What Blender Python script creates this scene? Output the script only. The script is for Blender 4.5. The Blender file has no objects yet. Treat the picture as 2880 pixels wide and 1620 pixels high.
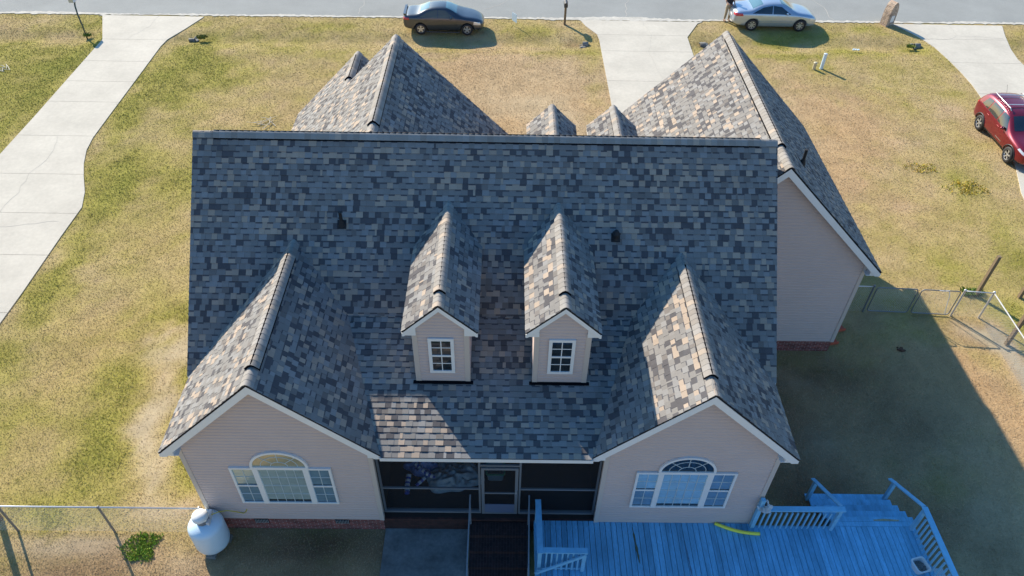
import bpy, bmesh, math, random
import numpy as np
from mathutils import Vector, Matrix
from mathutils.bvhtree import BVHTree

scene = bpy.context.scene
C = scene.collection
R = math.radians
PI = math.pi

# ------------------------------------------------------------------ camera, sky, sun, exposure
cam_d = bpy.data.cameras.new("camera")
cam = bpy.data.objects.new("camera", cam_d)
C.objects.link(cam)
scene.camera = cam
cam_d.sensor_width = 36.0
cam_d.lens = 36.0 * 2108.58 / 2880.0
cam_d.clip_end = 3000
_p, _y, _r = R(43.237), R(0.798), R(1.315)
_F = Vector((math.sin(_y) * math.cos(_p), math.cos(_y) * math.cos(_p), -math.sin(_p)))
_R = Vector((math.cos(_y), -math.sin(_y), 0))
_U = _R.cross(_F)
_R2 = _R * math.cos(_r) + _U * math.sin(_r)
_U2 = -_R * math.sin(_r) + _U * math.cos(_r)
cam.matrix_world = Matrix(((_R2.x, _U2.x, -_F.x, 0), (_R2.y, _U2.y, -_F.y, 0), (_R2.z, _U2.z, -_F.z, 18.02), (0, 0, 0, 1)))

SUN_EL, SUN_AZ = R(30.9), R(-37.5)      # azimuth from +Y towards +X
world = bpy.data.worlds.new("World")
scene.world = world
world.use_nodes = True
wn = world.node_tree
wn.nodes.clear()
sky = wn.nodes.new("ShaderNodeTexSky")
sky.sky_type = 'NISHITA'
sky.sun_disc = False
sky.sun_elevation = SUN_EL
sky.sun_rotation = SUN_AZ
sky.air_density = 1.0
sky.dust_density = 1.0
sky.ozone_density = 1.5
bg = wn.nodes.new("ShaderNodeBackground")
bg.inputs['Strength'].default_value = 0.10
wo = wn.nodes.new("ShaderNodeOutputWorld")
# clear winter sky: deep blue overhead, paler and whiter towards the horizon
geo_n = wn.nodes.new("ShaderNodeTexCoord")
sep_n = wn.nodes.new("ShaderNodeSeparateXYZ")
wn.links.new(geo_n.outputs['Generated'], sep_n.inputs[0])
ramp = wn.nodes.new("ShaderNodeValToRGB")
ramp.color_ramp.elements[0].position = 0.05
ramp.color_ramp.elements[0].color = (0.90, 0.97, 1.0, 1)
ramp.color_ramp.elements[1].position = 0.75
ramp.color_ramp.elements[1].color = (0.38, 0.97, 1.42, 1)
wn.links.new(sep_n.outputs['Z'], ramp.inputs[0])
mul_n = wn.nodes.new("ShaderNodeMixRGB")
mul_n.blend_type = 'MULTIPLY'
mul_n.inputs[0].default_value = 1.0
wn.links.new(sky.outputs[0], mul_n.inputs[1])
wn.links.new(ramp.outputs[0], mul_n.inputs[2])
wn.links.new(mul_n.outputs[0], bg.inputs[0])
wn.links.new(bg.outputs[0], wo.inputs[0])

sun_d = bpy.data.lights.new("sun", 'SUN')
sun_d.energy = 5.0
sun_d.angle = R(0.5)
sun_d.color = (1.0, 0.885, 0.72)
sun = bpy.data.objects.new("sun", sun_d)
C.objects.link(sun)
_S = Vector((math.sin(SUN_AZ) * math.cos(SUN_EL), math.cos(SUN_AZ) * math.cos(SUN_EL), math.sin(SUN_EL)))
sun.rotation_euler = _S.to_track_quat('Z', 'Y').to_euler()
sun.location = _S * 60

scene.view_settings.view_transform = 'Standard'
scene.view_settings.look = 'None'
scene.view_settings.exposure = 0.86
scene.view_settings.gamma = 1.0

# ------------------------------------------------------------------ materials
def srgb(r, g, b):
    def f(c):
        c /= 255.0
        return c / 12.92 if c <= 0.04045 else ((c + 0.055) / 1.055) ** 2.4
    return (f(r), f(g), f(b))

def nd(nt, kind, **kw):
    n = nt.nodes.new(kind)
    for k, v in kw.items():
        if k in n.inputs:
            n.inputs[k].default_value = v
        else:
            setattr(n, k, v)
    return n

def mat(name, col, rough=0.7, metal=0.0, spec=0.5, coat=0.0, n_scale=None, n_amt=0.2, n2_scale=None, n2_amt=0.2,
        bump=0.0, bump_scale=None, attr=None, alpha=None, stretch=None, emit=None):
    m = bpy.data.materials.new(name)
    m.use_nodes = True
    nt = m.node_tree
    L = nt.links
    b = nt.nodes['Principled BSDF']
    b.inputs['Roughness'].default_value = rough
    b.inputs['Metallic'].default_value = metal
    b.inputs['Specular IOR Level'].default_value = spec
    b.inputs['Coat Weight'].default_value = coat
    b.inputs['Base Color'].default_value = (*col, 1)
    src = None
    if attr:
        a = nd(nt, "ShaderNodeAttribute", attribute_name=attr)
        src = a.outputs['Color']
    if n_scale or n2_scale or bump:
        tc = nd(nt, "ShaderNodeTexCoord")
        vec = tc.outputs['Object']
        if stretch:
            mp = nd(nt, "ShaderNodeMapping")
            mp.inputs['Scale'].default_value = stretch
            L.new(vec, mp.inputs[0])
            vec = mp.outputs[0]
    for sc_, am in ((n_scale, n_amt), (n2_scale, n2_amt)):
        if not sc_:
            continue
        n = nd(nt, "ShaderNodeTexNoise", Scale=sc_, Detail=5.0, Roughness=0.65)
        L.new(vec, n.inputs['Vector'])
        mr = nd(nt, "ShaderNodeMapRange")
        mr.inputs['From Min'].default_value = 0.25
        mr.inputs['From Max'].default_value = 0.75
        mr.inputs['To Min'].default_value = 1 - am
        mr.inputs['To Max'].default_value = 1 + am
        L.new(n.outputs['Fac'], mr.inputs['Value'])
        mx = nd(nt, "ShaderNodeVectorMath", operation='MULTIPLY')
        if src is None:
            mx.inputs[0].default_value = col
        else:
            L.new(src, mx.inputs[0])
        L.new(mr.outputs[0], mx.inputs[1])
        src = mx.outputs[0]
    if src is not None:
        L.new(src, b.inputs['Base Color'])
    if bump:
        n = nd(nt, "ShaderNodeTexNoise", Scale=bump_scale or 40.0, Detail=4.0)
        L.new(vec, n.inputs['Vector'])
        bp = nd(nt, "ShaderNodeBump", Strength=bump, Distance=0.02)
        L.new(n.outputs['Fac'], bp.inputs['Height'])
        L.new(bp.outputs[0], b.inputs['Normal'])
    if alpha is not None:
        b.inputs['Alpha'].default_value = alpha
    return m

def brick_mat(name, c1, c2, mortar, axis='x', bw=0.2, bh=0.068, top=False):
    m = bpy.data.materials.new(name)
    m.use_nodes = True
    nt = m.node_tree
    L = nt.links
    b = nt.nodes['Principled BSDF']
    b.inputs['Roughness'].default_value = 0.85
    tc = nd(nt, "ShaderNodeTexCoord")
    sp = nd(nt, "ShaderNodeSeparateXYZ")
    cb = nd(nt, "ShaderNodeCombineXYZ")
    L.new(tc.outputs['Object'], sp.inputs[0])
    if top:
        L.new(sp.outputs['X'], cb.inputs['Y'])
        L.new(sp.outputs['Y'], cb.inputs['X'])
    else:
        ad = nd(nt, "ShaderNodeMath", operation='ADD')
        L.new(sp.outputs['X'], ad.inputs[0])
        L.new(sp.outputs['Y'], ad.inputs[1])
        L.new(ad.outputs[0], cb.inputs['X'])
        L.new(sp.outputs['Z'], cb.inputs['Y'])
    br = nd(nt, "ShaderNodeTexBrick")
    br.inputs['Scale'].default_value = 1.0
    br.inputs['Brick Width'].default_value = bw
    br.inputs['Row Height'].default_value = bh
    br.inputs['Mortar Size'].default_value = 0.007
    br.inputs['Mortar Smooth'].default_value = 0.2
    br.inputs['Color1'].default_value = (*c1, 1)
    br.inputs['Color2'].default_value = (*c2, 1)
    br.inputs['Mortar'].default_value = (*mortar, 1)
    L.new(cb.outputs[0], br.inputs['Vector'])
    n = nd(nt, "ShaderNodeTexNoise", Scale=7.0, Detail=5.0)
    L.new(tc.outputs['Object'], n.inputs['Vector'])
    mr = nd(nt, "ShaderNodeMapRange")
    mr.inputs['From Min'].default_value = 0.25
    mr.inputs['From Max'].default_value = 0.75
    mr.inputs['To Min'].default_value = 0.55
    mr.inputs['To Max'].default_value = 1.4
    L.new(n.outputs['Fac'], mr.inputs['Value'])
    mx = nd(nt, "ShaderNodeVectorMath", operation='MULTIPLY')
    L.new(br.outputs['Color'], mx.inputs[0])
    L.new(mr.outputs[0], mx.inputs[1])
    L.new(mx.outputs[0], b.inputs['Base Color'])
    bp = nd(nt, "ShaderNodeBump", Strength=0.6, Distance=0.01)
    bp.invert = True
    L.new(br.outputs['Fac'], bp.inputs['Height'])
    L.new(bp.outputs[0], b.inputs['Normal'])
    return m

M = {}
M['shingle'] = mat('shingle', (.2, .2, .2), rough=.9, spec=.25, attr='Col', n_scale=140, n_amt=.28, n2_scale=1.1, n2_amt=.10)
M['siding'] = mat('siding', (.565, .448, .405), rough=.6, spec=.3, n_scale=1.5, n_amt=.04, n2_scale=30, n2_amt=.03)
M['corner'] = mat('corner_trim', (.55, .47, .41), rough=.6)
M['white'] = mat('white_trim', (.76, .75, .73), rough=.5, n_scale=6, n_amt=.04)
M['black'] = mat('black_edge', (.012, .012, .014), rough=.7)
M['darkflash'] = mat('dark_flashing', (.006, .007, .010), rough=.9, spec=.05)
M['brick'] = brick_mat('red_brick', (.27, .055, .042), (.17, .036, .032), (.36, .29, .26))
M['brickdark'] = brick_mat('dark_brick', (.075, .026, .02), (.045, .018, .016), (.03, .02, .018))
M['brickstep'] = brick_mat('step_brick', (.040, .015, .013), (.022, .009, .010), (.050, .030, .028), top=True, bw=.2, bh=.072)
M['concrete'] = mat('concrete', (.47, .44, .375), rough=.9, spec=.2, n_scale=.55, n_amt=.13, n2_scale=7, n2_amt=.07, bump=.15, bump_scale=60)
M['crack'] = mat('crack', (.38, .36, .32), rough=1)
M['patio'] = mat('patio_concrete', (.175, .175, .165), rough=.9, n_scale=1.6, n_amt=.45, n2_scale=12, n2_amt=.2)
M['asphalt'] = mat('asphalt', (.255, .265, .255), rough=.95, spec=.2, n_scale=.35, n_amt=.12, n2_scale=45, n2_amt=.22, bump=.3, bump_scale=120)
M['sand'] = mat('sand', (.44, .42, .37), rough=1, n_scale=3, n_amt=.25, n2_scale=30, n2_amt=.2)
M['deck'] = mat('deck_paint', (.095, .235, .36), rough=.75, spec=.2, n_scale=.8, n_amt=.32, n2_scale=10, n2_amt=.22, stretch=(6, 1, 6), attr='Col')
M['deckrail'] = mat('deck_rail_paint', (.21, .47, .66), rough=.75, spec=.2, n_scale=5, n_amt=.14)
M['tank'] = mat('tank_paint', (.56, .70, .80), rough=.35, n_scale=5, n_amt=.04)
M['alu'] = mat('aluminium', (.20, .215, .235), rough=.5, metal=.2)
M['galv'] = mat('galvanised_steel', (.55, .56, .57), rough=.45, metal=.6)
M['galvdark'] = mat('weathered_steel', (.20, .21, .22), rough=.5, metal=.4)
M['wood'] = mat('weathered_wood', (.17, .125, .075), rough=.9, n_scale=8, n_amt=.4, stretch=(6, 6, 1))
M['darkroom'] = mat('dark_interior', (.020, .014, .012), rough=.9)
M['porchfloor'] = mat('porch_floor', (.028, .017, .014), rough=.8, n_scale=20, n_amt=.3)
M['screen'] = mat('screen_mesh', (.03, .03, .035), rough=.8, alpha=.35)
M['rubber'] = mat('rubber', (.018, .018, .02), rough=.7)
M['rim'] = mat('alloy', (.62, .63, .64), rough=.3, metal=.75)
M['blackplastic'] = mat('black_plastic', (.02, .02, .022), rough=.45)
M['carglass'] = mat('car_glass', (.015, .02, .024), rough=.04, spec=1.0, coat=.3)
M['doorglass'] = mat('door_glass', (.10, .105, .085), rough=.06, spec=.8)
M['windscreen'] = mat('windscreen_glass', (.10, .19, .22), rough=.08, spec=1.0, coat=.5)
M['head'] = mat('headlamp_glass', (.62, .62, .60), rough=.12, metal=.3, coat=1)
M['tail'] = mat('tail_lamp_glass', (.45, .01, .015), rough=.15, coat=1)
M['yellow'] = mat('yellow_foam', (.98, .86, .10), rough=.6)
M['yellowhose'] = mat('yellow_hose', (.50, .42, .03), rough=.5)
M['stone'] = mat('pebble', (.45, .43, .40), rough=.8, n_scale=6, n_amt=.5)
M['orange'] = mat('terracotta', (.50, .10, .05), rough=.8)
M['glassdark'] = mat('window_glass_dark', (.012, .016, .018), rough=.03, spec=1.0, coat=.4)

# pane with pale blinds behind it; tint of its reflection painted into col
def pane_mat(name, col, rough=.12, metal=.45):
    m = mat(name, col, rough=rough, metal=metal, spec=.8, n_scale=2.2, n_amt=.16, n2_scale=9, n2_amt=.08, stretch=(1, 1, 3))
    return m
M['paneL'] = pane_mat('window_glass_left', (.50, .62, .61))
M['paneR'] = pane_mat('window_glass_right', (.50, .76, .86), metal=.5)
M['paneside'] = pane_mat('window_glass_side', (.27, .43, .54), metal=.5)

# ------------------------------------------------------------------ mesh helpers
class MB:
    """collects verts / faces (+ per-face colour and material index) and links them as ONE mesh object"""
    def __init__(s):
        s.v, s.f, s.c, s.m = [], [], [], []
        s.sm = set()
        s.cur = (1, 1, 1)
        s.mi = 0
    def face(s, pts, col=None):
        n = len(s.v)
        s.v.extend([tuple(p) for p in pts])
        s.f.append(tuple(range(n, n + len(pts))))
        s.c.append(col or s.cur)
        s.m.append(s.mi)
    def add(s, vs, fs, col=None):
        n = len(s.v)
        s.v.extend([tuple(p) for p in vs])
        for f in fs:
            s.f.append(tuple(i + n for i in f))
            s.c.append(col or s.cur)
            s.m.append(s.mi)
    def box(s, x0, y0, z0, x1, y1, z1, col=None):
        x0, x1 = sorted((x0, x1)); y0, y1 = sorted((y0, y1)); z0, z1 = sorted((z0, z1))
        vs = [(x0, y0, z0), (x1, y0, z0), (x1, y1, z0), (x0, y1, z0), (x0, y0, z1), (x1, y0, z1), (x1, y1, z1), (x0, y1, z1)]
        s.add(vs, [(0, 3, 2, 1), (4, 5, 6, 7), (0, 1, 5, 4), (1, 2, 6, 5), (2, 3, 7, 6), (3, 0, 4, 7)], col)
    def prism(s, poly, off, col=None):
        """polygon of 3-D points extruded by vector off"""
        off = Vector(off)
        a = [Vector(p) for p in poly]
        b = [p + off for p in a]
        n = len(a)
        nrm = Vector((0, 0, 0))
        for i in range(n):
            nrm += a[i].cross(a[(i + 1) % n])
        if nrm.dot(off) > 0:
            a.reverse(); b.reverse()
        fs = [tuple(range(n)), tuple(range(2 * n - 1, n - 1, -1))]
        for i in range(n):
            j = (i + 1) % n
            fs.append((i, i + n, j + n, j))
        s.add(a + b, fs, col)
    def bar(s, a, b, w, h, up=(0, 0, 1), col=None):
        """rectangular bar from a to b; w across, h along up (centred)"""
        a, b = Vector(a), Vector(b)
        d = (b - a).normalized()
        up = Vector(up)
        r = d.cross(up).normalized()
        u = r.cross(d).normalized()
        p = [a + r * sx * w / 2 + u * sz * h / 2 for sx, sz in ((-1, -1), (1, -1), (1, 1), (-1, 1))]
        s.prism(p, b - a, col)
    def tube(s, pts, r, n=8, cap=True, col=None):
        pts = [Vector(p) for p in pts]
        rs = r if isinstance(r, (list, tuple)) else [r] * len(pts)
        rings = []
        ref = None
        for i, p in enumerate(pts):
            if i == 0: d = pts[1] - pts[0]
            elif i == len(pts) - 1: d = pts[-1] - pts[-2]
            else: d = (pts[i + 1] - pts[i - 1])
            d.normalize()
            if ref is None:
                ref = Vector((0, 0, 1)) if abs(d.z) < .9 else Vector((1, 0, 0))
            a = d.cross(ref).normalized()
            b = a.cross(d).normalized()
            ref = b
            rings.append([p + (a * math.cos(t) + b * math.sin(t)) * rs[i] for t in [2 * PI * k / n for k in range(n)]])
        vs = [q for rg in rings for q in rg]
        fs = []
        for i in range(len(rings) - 1):
            for k in range(n):
                k2 = (k + 1) % n
                fs.append((i * n + k, i * n + k2, (i + 1) * n + k2, (i + 1) * n + k))
        if cap:
            fs.append(tuple(range(n - 1, -1, -1)))
            fs.append(tuple((len(rings) - 1) * n + k for k in range(n)))
        s.add(vs, fs, col)
    def lathe(s, prof, c, n=24, axis='z', col=None):
        """prof: list of (radius, height)"""
        vs, fs = [], []
        for r, h in prof:
            for k in range(n):
                t = 2 * PI * k / n
                a, b = r * math.cos(t), r * math.sin(t)
                if axis == 'z': vs.append((c[0] + a, c[1] + b, c[2] + h))
                elif axis == 'y': vs.append((c[0] + a, c[1] + h, c[2] - b))
                else: vs.append((c[0] + h, c[1] + a, c[2] + b))
        for i in range(len(prof) - 1):
            for k in range(n):
                k2 = (k + 1) % n
                fs.append((i * n + k, i * n + k2, (i + 1) * n + k2, (i + 1) * n + k))
        s.add(vs, fs, col)
    def build(s, name, m, parent=None, smooth=False, colattr=False):
        me = bpy.data.meshes.new(name)
        me.from_pydata(s.v, [], s.f)
        ms = m if isinstance(m, (list, tuple)) else [m]
        for k in ms:
            me.materials.append(M[k] if isinstance(k, str) else k)
        if len(ms) > 1:
            me.polygons.foreach_set('material_index', s.m)
        if colattr:
            ca = me.color_attributes.new('Col', 'FLOAT_COLOR', 'CORNER')
            cols = np.ones((len(me.loops), 4), dtype=np.float32)
            cnt = np.array([len(f) for f in s.f])
            cols[:, :3] = np.repeat(np.array(s.c, dtype=np.float32), cnt, axis=0)
            ca.data.foreach_set('color', cols.ravel())
        if smooth:
            me.polygons.foreach_set('use_smooth', [True] * len(me.polygons))
        elif s.sm:
            me.polygons.foreach_set('use_smooth', [i in s.sm for i in range(len(s.f))])
        me.update()
        o = bpy.data.objects.new(name, me)
        C.objects.link(o)
        if parent:
            o.parent = parent
        return o

def rel(o, root):
    """keeps a part built in world coordinates in place under a root that is not at the origin"""
    o.matrix_parent_inverse = root.matrix_world.inverted()

def tag(o, label=None, cat=None, group=None, kind=None):
    if label: o['label'] = label
    if cat: o['category'] = cat
    if group: o['group'] = group
    if kind: o['kind'] = kind
    return o

def thing(name, label, cat, loc=(0, 0, 0), rz=0.0, group=None):
    o = bpy.data.objects.new(name, None)
    o.empty_display_size = .3
    C.objects.link(o)
    o.location = loc
    o.rotation_euler = (0, 0, rz)
    o.matrix_world = Matrix.Translation(loc) @ Matrix.Rotation(rz, 4, 'Z')
    return tag(o, label, cat, group)

def clip_halfplane(poly, a, b):
    """keep the left side of the directed line a->b (2-D)"""
    out = []
    n = len(poly)
    dx, dy = b[0] - a[0], b[1] - a[1]
    def side(p): return dx * (p[1] - a[1]) - dy * (p[0] - a[0])
    for i in range(n):
        p, q = poly[i], poly[(i + 1) % n]
        sp, sq = side(p), side(q)
        if sp >= 0: out.append(p)
        if (sp > 0 and sq < 0) or (sp < 0 and sq > 0):
            t = sp / (sp - sq)
            out.append((p[0] + (q[0] - p[0]) * t, p[1] + (q[1] - p[1]) * t))
    return out

def clip_poly(poly, conv):
    for i in range(len(conv)):
        poly = clip_halfplane(poly, conv[i], conv[(i + 1) % len(conv)])
        if len(poly) < 3:
            return []
    return poly

def ccw(poly):
    a = sum(poly[i][0] * poly[(i + 1) % len(poly)][1] - poly[(i + 1) % len(poly)][0] * poly[i][1] for i in range(len(poly)))
    return poly if a > 0 else poly[::-1]

# ------------------------------------------------------------------ ground, road, drives
rngN = np.random.RandomState(7)
_grids = [rngN.rand(64, 64).astype(np.float32) for _ in range(8)]
def vnoise(x, y, s, k=0):
    g = _grids[k % 8]
    u, v = (x / s) % 64, (y / s) % 64
    i, j = np.floor(u).astype(int), np.floor(v).astype(int)
    a, b = u - i, v - j
    a = a * a * (3 - 2 * a); b = b * b * (3 - 2 * b)
    i1, j1, i, j = (i + 1) % 64, (j + 1) % 64, i % 64, j % 64
    return (g[i, j] * (1 - a) + g[i1, j] * a) * (1 - b) + (g[i, j1] * (1 - a) + g[i1, j1] * a) * b
def fbm(x, y, s, k=0, o=4):
    t, w, W = 0, 1.0, 0
    for q in range(o):
        t = t + w * vnoise(x + 13.7 * q, y - 7.3 * q, s / 2 ** q, k + q); W += w; w *= .6
    return t / W

# (x, y, radius x, radius y, change of greenness, change of dryness/paleness, change of rust)
PATCH = [
    (-20, 24, 11, 16, .24, -.06, -.06), (-12, 14, 5, 5, .14, 0, 0), (18, 24, 6, 9, .06, -.02, .02), (0, 39.5, 16, 2, .08, 0, 0), (10, 12.5, 5, 4, -.32, .02, .55), (12, 16, 4, 3, -.2, 0, .4), (11.5, 12.0, 1.2, 1.6, .2, .1, 0), (9.4, 10.9, 1, 1, .25, 0, 0), (0, 31, 6, 6, -.1, .04, .12), (15, 31, 4, 7, -.08, .03, .1), (-4.5, 8.8, 3.5, 1.3, -.4, 0, .45), (0, 32, 6, 5, -.12, 0, .05), (15, 30, 5, 7, -.10, 0, .08),  # rusty back-yard and left-wing entries paint the shaded ground browner
    (-25, 33, 4, 8, .34, -.35, 0), (-25, 38.5, 3.5, .7, -.2, .12, .12), (-22.2, 36, .9, 5, .3, -.3, 0), (-22.2, 29, .8, 5, .3, -.3, 0), (-23, 40.2, 3, .8, .15, -.1, 0),
    (-16.3, 37, 1.3, 2.5, .30, -.2, 0), (-15, 33, 2.5, 3, .22, -.1, .05), (-17.2, 29.5, .7, 4, .34, -.3, 0), (-15.6, 23, .7, 5, .36, -.3, 0), (-15.5, 17.5, .8, 3, .4, -.35, 0),
    (-13, 40.4, 4, .6, .08, .05, 0), (-10, 38.8, 8, .9, -.02, .10, .04), (-8, 37, 7, .6, .08, -.05, .0), (-8.5, 34.5, 5, 1.6, -.10, .04, .28), (-11.5, 31, 2.5, 2, -.05, .05, .2), (-9.4, 28.5, 2, 2, .12, -.08, .05),
    (-12.5, 27, 2, 3, .08, -.05, .12), (-13, 23, 2, 3, .05, -.05, .10), (-9.3, 24, 1, 6, -.05, .05, .32), (-10, 20.5, 1.5, 2, .1, -.05, .06),
    (-13.5, 17, 1.5, 2, .02, .0, .26), (-9.3, 18.5, .9, 1.5, .22, -.1, 0), (-11, 17.8, 1.6, 1.2, .28, -.2, 0), (-9.8, 16.2, 1.1, 1.1, -.35, .5, 0), (-11.3, 16.0, 1, .9, -.25, .42, 0),
    (-11.7, 15, 1.3, 1, .30, -.2, 0), (-9.4, 15, .9, .8, .42, -.3, 0), (-10.3, 14.2, .7, 1.3, -.38, .5, 0), (-10.2, 12.6, .55, 1.2, -.35, .5, 0), (-9.6, 11.4, .5, .8, -.3, .48, 0),
    (-8.7, 13.2, .7, 1.2, .30, -.2, 0), (-8.3, 12, .6, .9, .30, -.2, 0), (-11.3, 12.3, .8, 1.4, .38, -.3, 0), (-13.5, 13, 1.3, 2.5, .0, -.05, .2), (-12.5, 10.8, 2, .7, .12, -.1, 0),
    (-9, 10.4, 1, .4, -.25, .35, .0), (-8.2, 10.8, .6, .6, -.1, .2, .2), (-11, 9.4, 1.8, .35, -.45, .55, 0), (-10.5, 8.5, 2.5, .8, -.25, .22, .14), (-7.9, 8.8, .8, .6, -.2, .3, .1),
    (0, 40.0, 6, .5, .06, .05, 0), (-1, 38.9, 5, .5, .02, .04, 0), (1, 37.3, 5, .45, .30, -.1, .08), (-2, 36, 5, 1.2, -.12, .1, .16), (0, 32.5, 4, 3, -.30, .30, .14), (2.5, 30, 2.5, 2, -.15, .18, .05),
    (4.1, 33.4, .7, 2.2, .30, -.2, 0), (4.4, 36.5, .5, 2.4, .18, -.1, 0),
    (12.5, 38.3, 1.2, .9, -.2, .3, .1), (15, 39.3, 2.4, 1, .25, -.1, 0), (17, 40.5, 2.5, .9, .12, 0, .05), (14.5, 37.3, 2.6, .35, .45, -.3, 0), (18.5, 38, 2.5, .5, .35, -.2, .0), (20.6, 40.8, 1.2, .6, .4, -.3, 0),
    (21.5, 38.7, 1.2, .7, .3, -.2, .05), (17, 36, 3, 1.2, .10, -.05, .05), (20.5, 35, 2.5, 2.5, .16, -.05, .03), (15.5, 34.3, 1.5, 1.2, .02, .08, .1), (16, 32, 2.6, 1.6, -.12, .06, .32),
    (15.5, 29, 2.6, 2, -.08, .08, .30), (19.5, 30.5, 1.8, 2, .14, 0, .02), (14, 25.5, 2.2, 2.4, -.12, .1, .28), (18.6, 26.5, 1.5, 1.4, .30, .05, -.05), (20.6, 27.5, 1.2, 1.6, .28, -.1, 0), (12.5, 22, 1.4, 2, -.18, .2, .18),
    (16.3, 22.5, 2, 1.6, .02, .12, .1), (19.5, 23.5, 1.6, 1.5, .28, -.1, 0), (19.3, 20.5, 1, 1.4, .35, -.15, 0), (16.8, 20.2, 1, .8, .08, .05, .1), (14.3, 19, 1.2, .7, -.12, .12, .22),
    (17.3, 18.3, .8, .8, .35, -.2, 0), (15.6, 17.4, .6, .4, -.3, .42, 0), (16.5, 15.6, .3, 1.8, -.6, .95, 0), (16.1, 16.9, .5, .5, -.5, .8, 0), (17.2, 15.4, .5, 2, .3, -.2, 0), (14.4, 15.5, 1, 1.2, -.10, .15, .24),
    (15.2, 13.2, .8, 1.6, -.1, .12, .22), (16.2, 12.5, .35, 2.5, -.5, .8, 0), (11, 15.8, 1.6, 1.2, .05, -.02, .14), (9, 15.0, 1.1, .5, -.3, .5, 0), (7.6, 13.8, 1.1, 1.8, -.1, -.05, .05),
    (11, 12.3, 2.5, 1.8, .08, .06, 0), (9, 12.8, 1, 1, -.1, .3, 0), (13, 10.5, 1.4, 1.6, -.1, .28, 0), (-4, 9.4, 2, .8, .10, .05, 0), (13, 17, 1.2, .8, .06, .02, .05),
]
def fields(x, y):
    n1, n2, n3 = fbm(x, y, 5.0, 0), fbm(x, y, 1.6, 2), fbm(x, y, .55, 4)
    g = .25 + (n1 - .5) * .55 + (n2 - .5) * .55 + (n3 - .5) * .30
    dry = .26 + (fbm(x, y, 3.1, 5) - .5) * .5 + (n2 - .5) * -.2
    rust = .16 + (fbm(x, y, 2.7, 3) - .5) * .55
    nw = (fbm(x, y, 1.1, 1, 3) - .5) * 1.6
    for px, py, rx, ry, dg, dd, dr in PATCH:
        wx = x + nw * min(1, rx)
        wy = y + (n3 - .5) * 1.5 * min(1, ry)
        w = np.exp(-(((wx - px) / rx) ** 2 + ((wy - py) / ry) ** 2))
        g = g + (dg * .7 if dg > .2 else dg) * w; dry = dry + dd * w; rust = rust + dr * w
    return np.clip(g, 0, 1), np.clip(dry, 0, 1), np.clip(rust, 0, 1)
GREEN = np.array([.235, .245, .042]); YEL = np.array([.375, .310, .085]); STRAW = np.array([.48, .365, .220])
RUST = np.array([.47, .290, .135]); PALE = np.array([.48, .405, .275]); SOIL_SHADE = np.array([.17, .095, .055])
def mix(a, b, t):
    return a * (1 - t[:, None]) + b * t[:, None]
BARE_AND_SHADE = [(7.6, 13.8, 1.4, 2.2, .75), (8.2, 11.3, 1.8, 1.3, .7), (10.2, 15.2, 2.2, .9, .45), (11.8, 14, 2.2, 2.4, .3), (10.3, 10.2, 2.6, 1.2, .45), (-4.6, 9.5, 2.9, .6, .7), (-4.3, 8.4, 2.8, .8, .3),  # this row paints house shade into the ground as dark brown
        (3.6, 38.5, .7, .35, .5), (10.9, 38.7, .8, .4, .5), (-10.7, 8.7, 2.6, .6, .5), (-9.5, 9.3, 1.6, .5, .3), (14.2, 18.0, 1.2, .3, .2), (12.6, 9.6, 1.2, .9, .25)]
def ground_col(x, y):
    g, dry, rust = fields(x, y)
    c = mix(np.tile(STRAW, (len(x), 1)), np.tile(RUST, (len(x), 1)), rust * .85)
    c = mix(c, np.tile(YEL, (len(x), 1)), np.clip(g * 1.7, 0, 1))
    c = mix(c, np.tile(GREEN, (len(x), 1)), np.clip((g - .36) * 1.5, 0, .85))
    c = mix(c, np.tile(PALE, (len(x), 1)), np.clip((dry - .48) * 1.7, 0, .9))
    nb = fbm(x, y, .9, 6, 4)
    soil_shade = np.zeros_like(x)
    for px, py, rx, ry, k in BARE_AND_SHADE:
        soil_shade = np.maximum(soil_shade, k * np.exp(-(((x - px) / rx) ** 2 + ((y - py) / ry) ** 2)))
    soil_shade = np.clip(soil_shade * (.4 + 1.5 * nb), 0, .92)
    c = mix(c, np.tile(SOIL_SHADE, (len(x), 1)), soil_shade)
    c = c * (.74 + .46 * fbm(x, y, .62, 1, 4))[:, None]
    return c, g, dry, rust

LEFT_L = [(-23.1, 41.05), (-22.66, 40.9), (-21.49, 37.96), (-21.43, 30), (-21.5, 20), (-21.5, 6)]
LEFT_R = [(-16.95, 41.22), (-17.57, 39.41), (-18.10, 38.09), (-18.18, 37.3), (-18.15, 34.2), (-18.12, 30.3), (-18.10, 28.4), (-17.97, 27.4), (-17.67, 26.4), (-17.30, 25.5), (-16.80, 24.4), (-16.50, 23.4), (-16.53, 21.6), (-16.52, 18.5), (-16.6, 15), (-16.6, 6)]
MID_L = [(4.1, 41.38), (4.36, 40.61), (4.91, 39.58), (4.97, 38.9), (4.98, 33), (4.98, 23.9)]
MID_R = [(11.1, 41.44), (10.73, 41.2), (9.85, 39.4), (9.81, 37.2), (9.82, 30), (9.82, 23.9)]
RIGHT_L = [(21.9, 41.66), (22.4, 40.8), (22.93, 39.64), (23.20, 38.68), (23.34, 37.1), (23.39, 35.9), (23.38, 34.5), (23.25, 33.2), (23.0, 31.5), (22.6, 29.6), (22.0, 27.2), (21.3, 25.3), (21.0, 24), (21.0, 14)]
RIGHT_R = [(28.36, 41.80), (27.83, 40.3), (27.33, 38.6), (27.12, 37.4), (27.10, 36), (27.1, 14)]
def edge_x(tab, y):
    ys = np.array([p[1] for p in tab][::-1]); xs = np.array([p[0] for p in tab][::-1])
    return np.interp(y, ys, xs)
def road_edge(x):
    return 41.45 + .0147 * (np.asarray(x, dtype=float))
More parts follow.
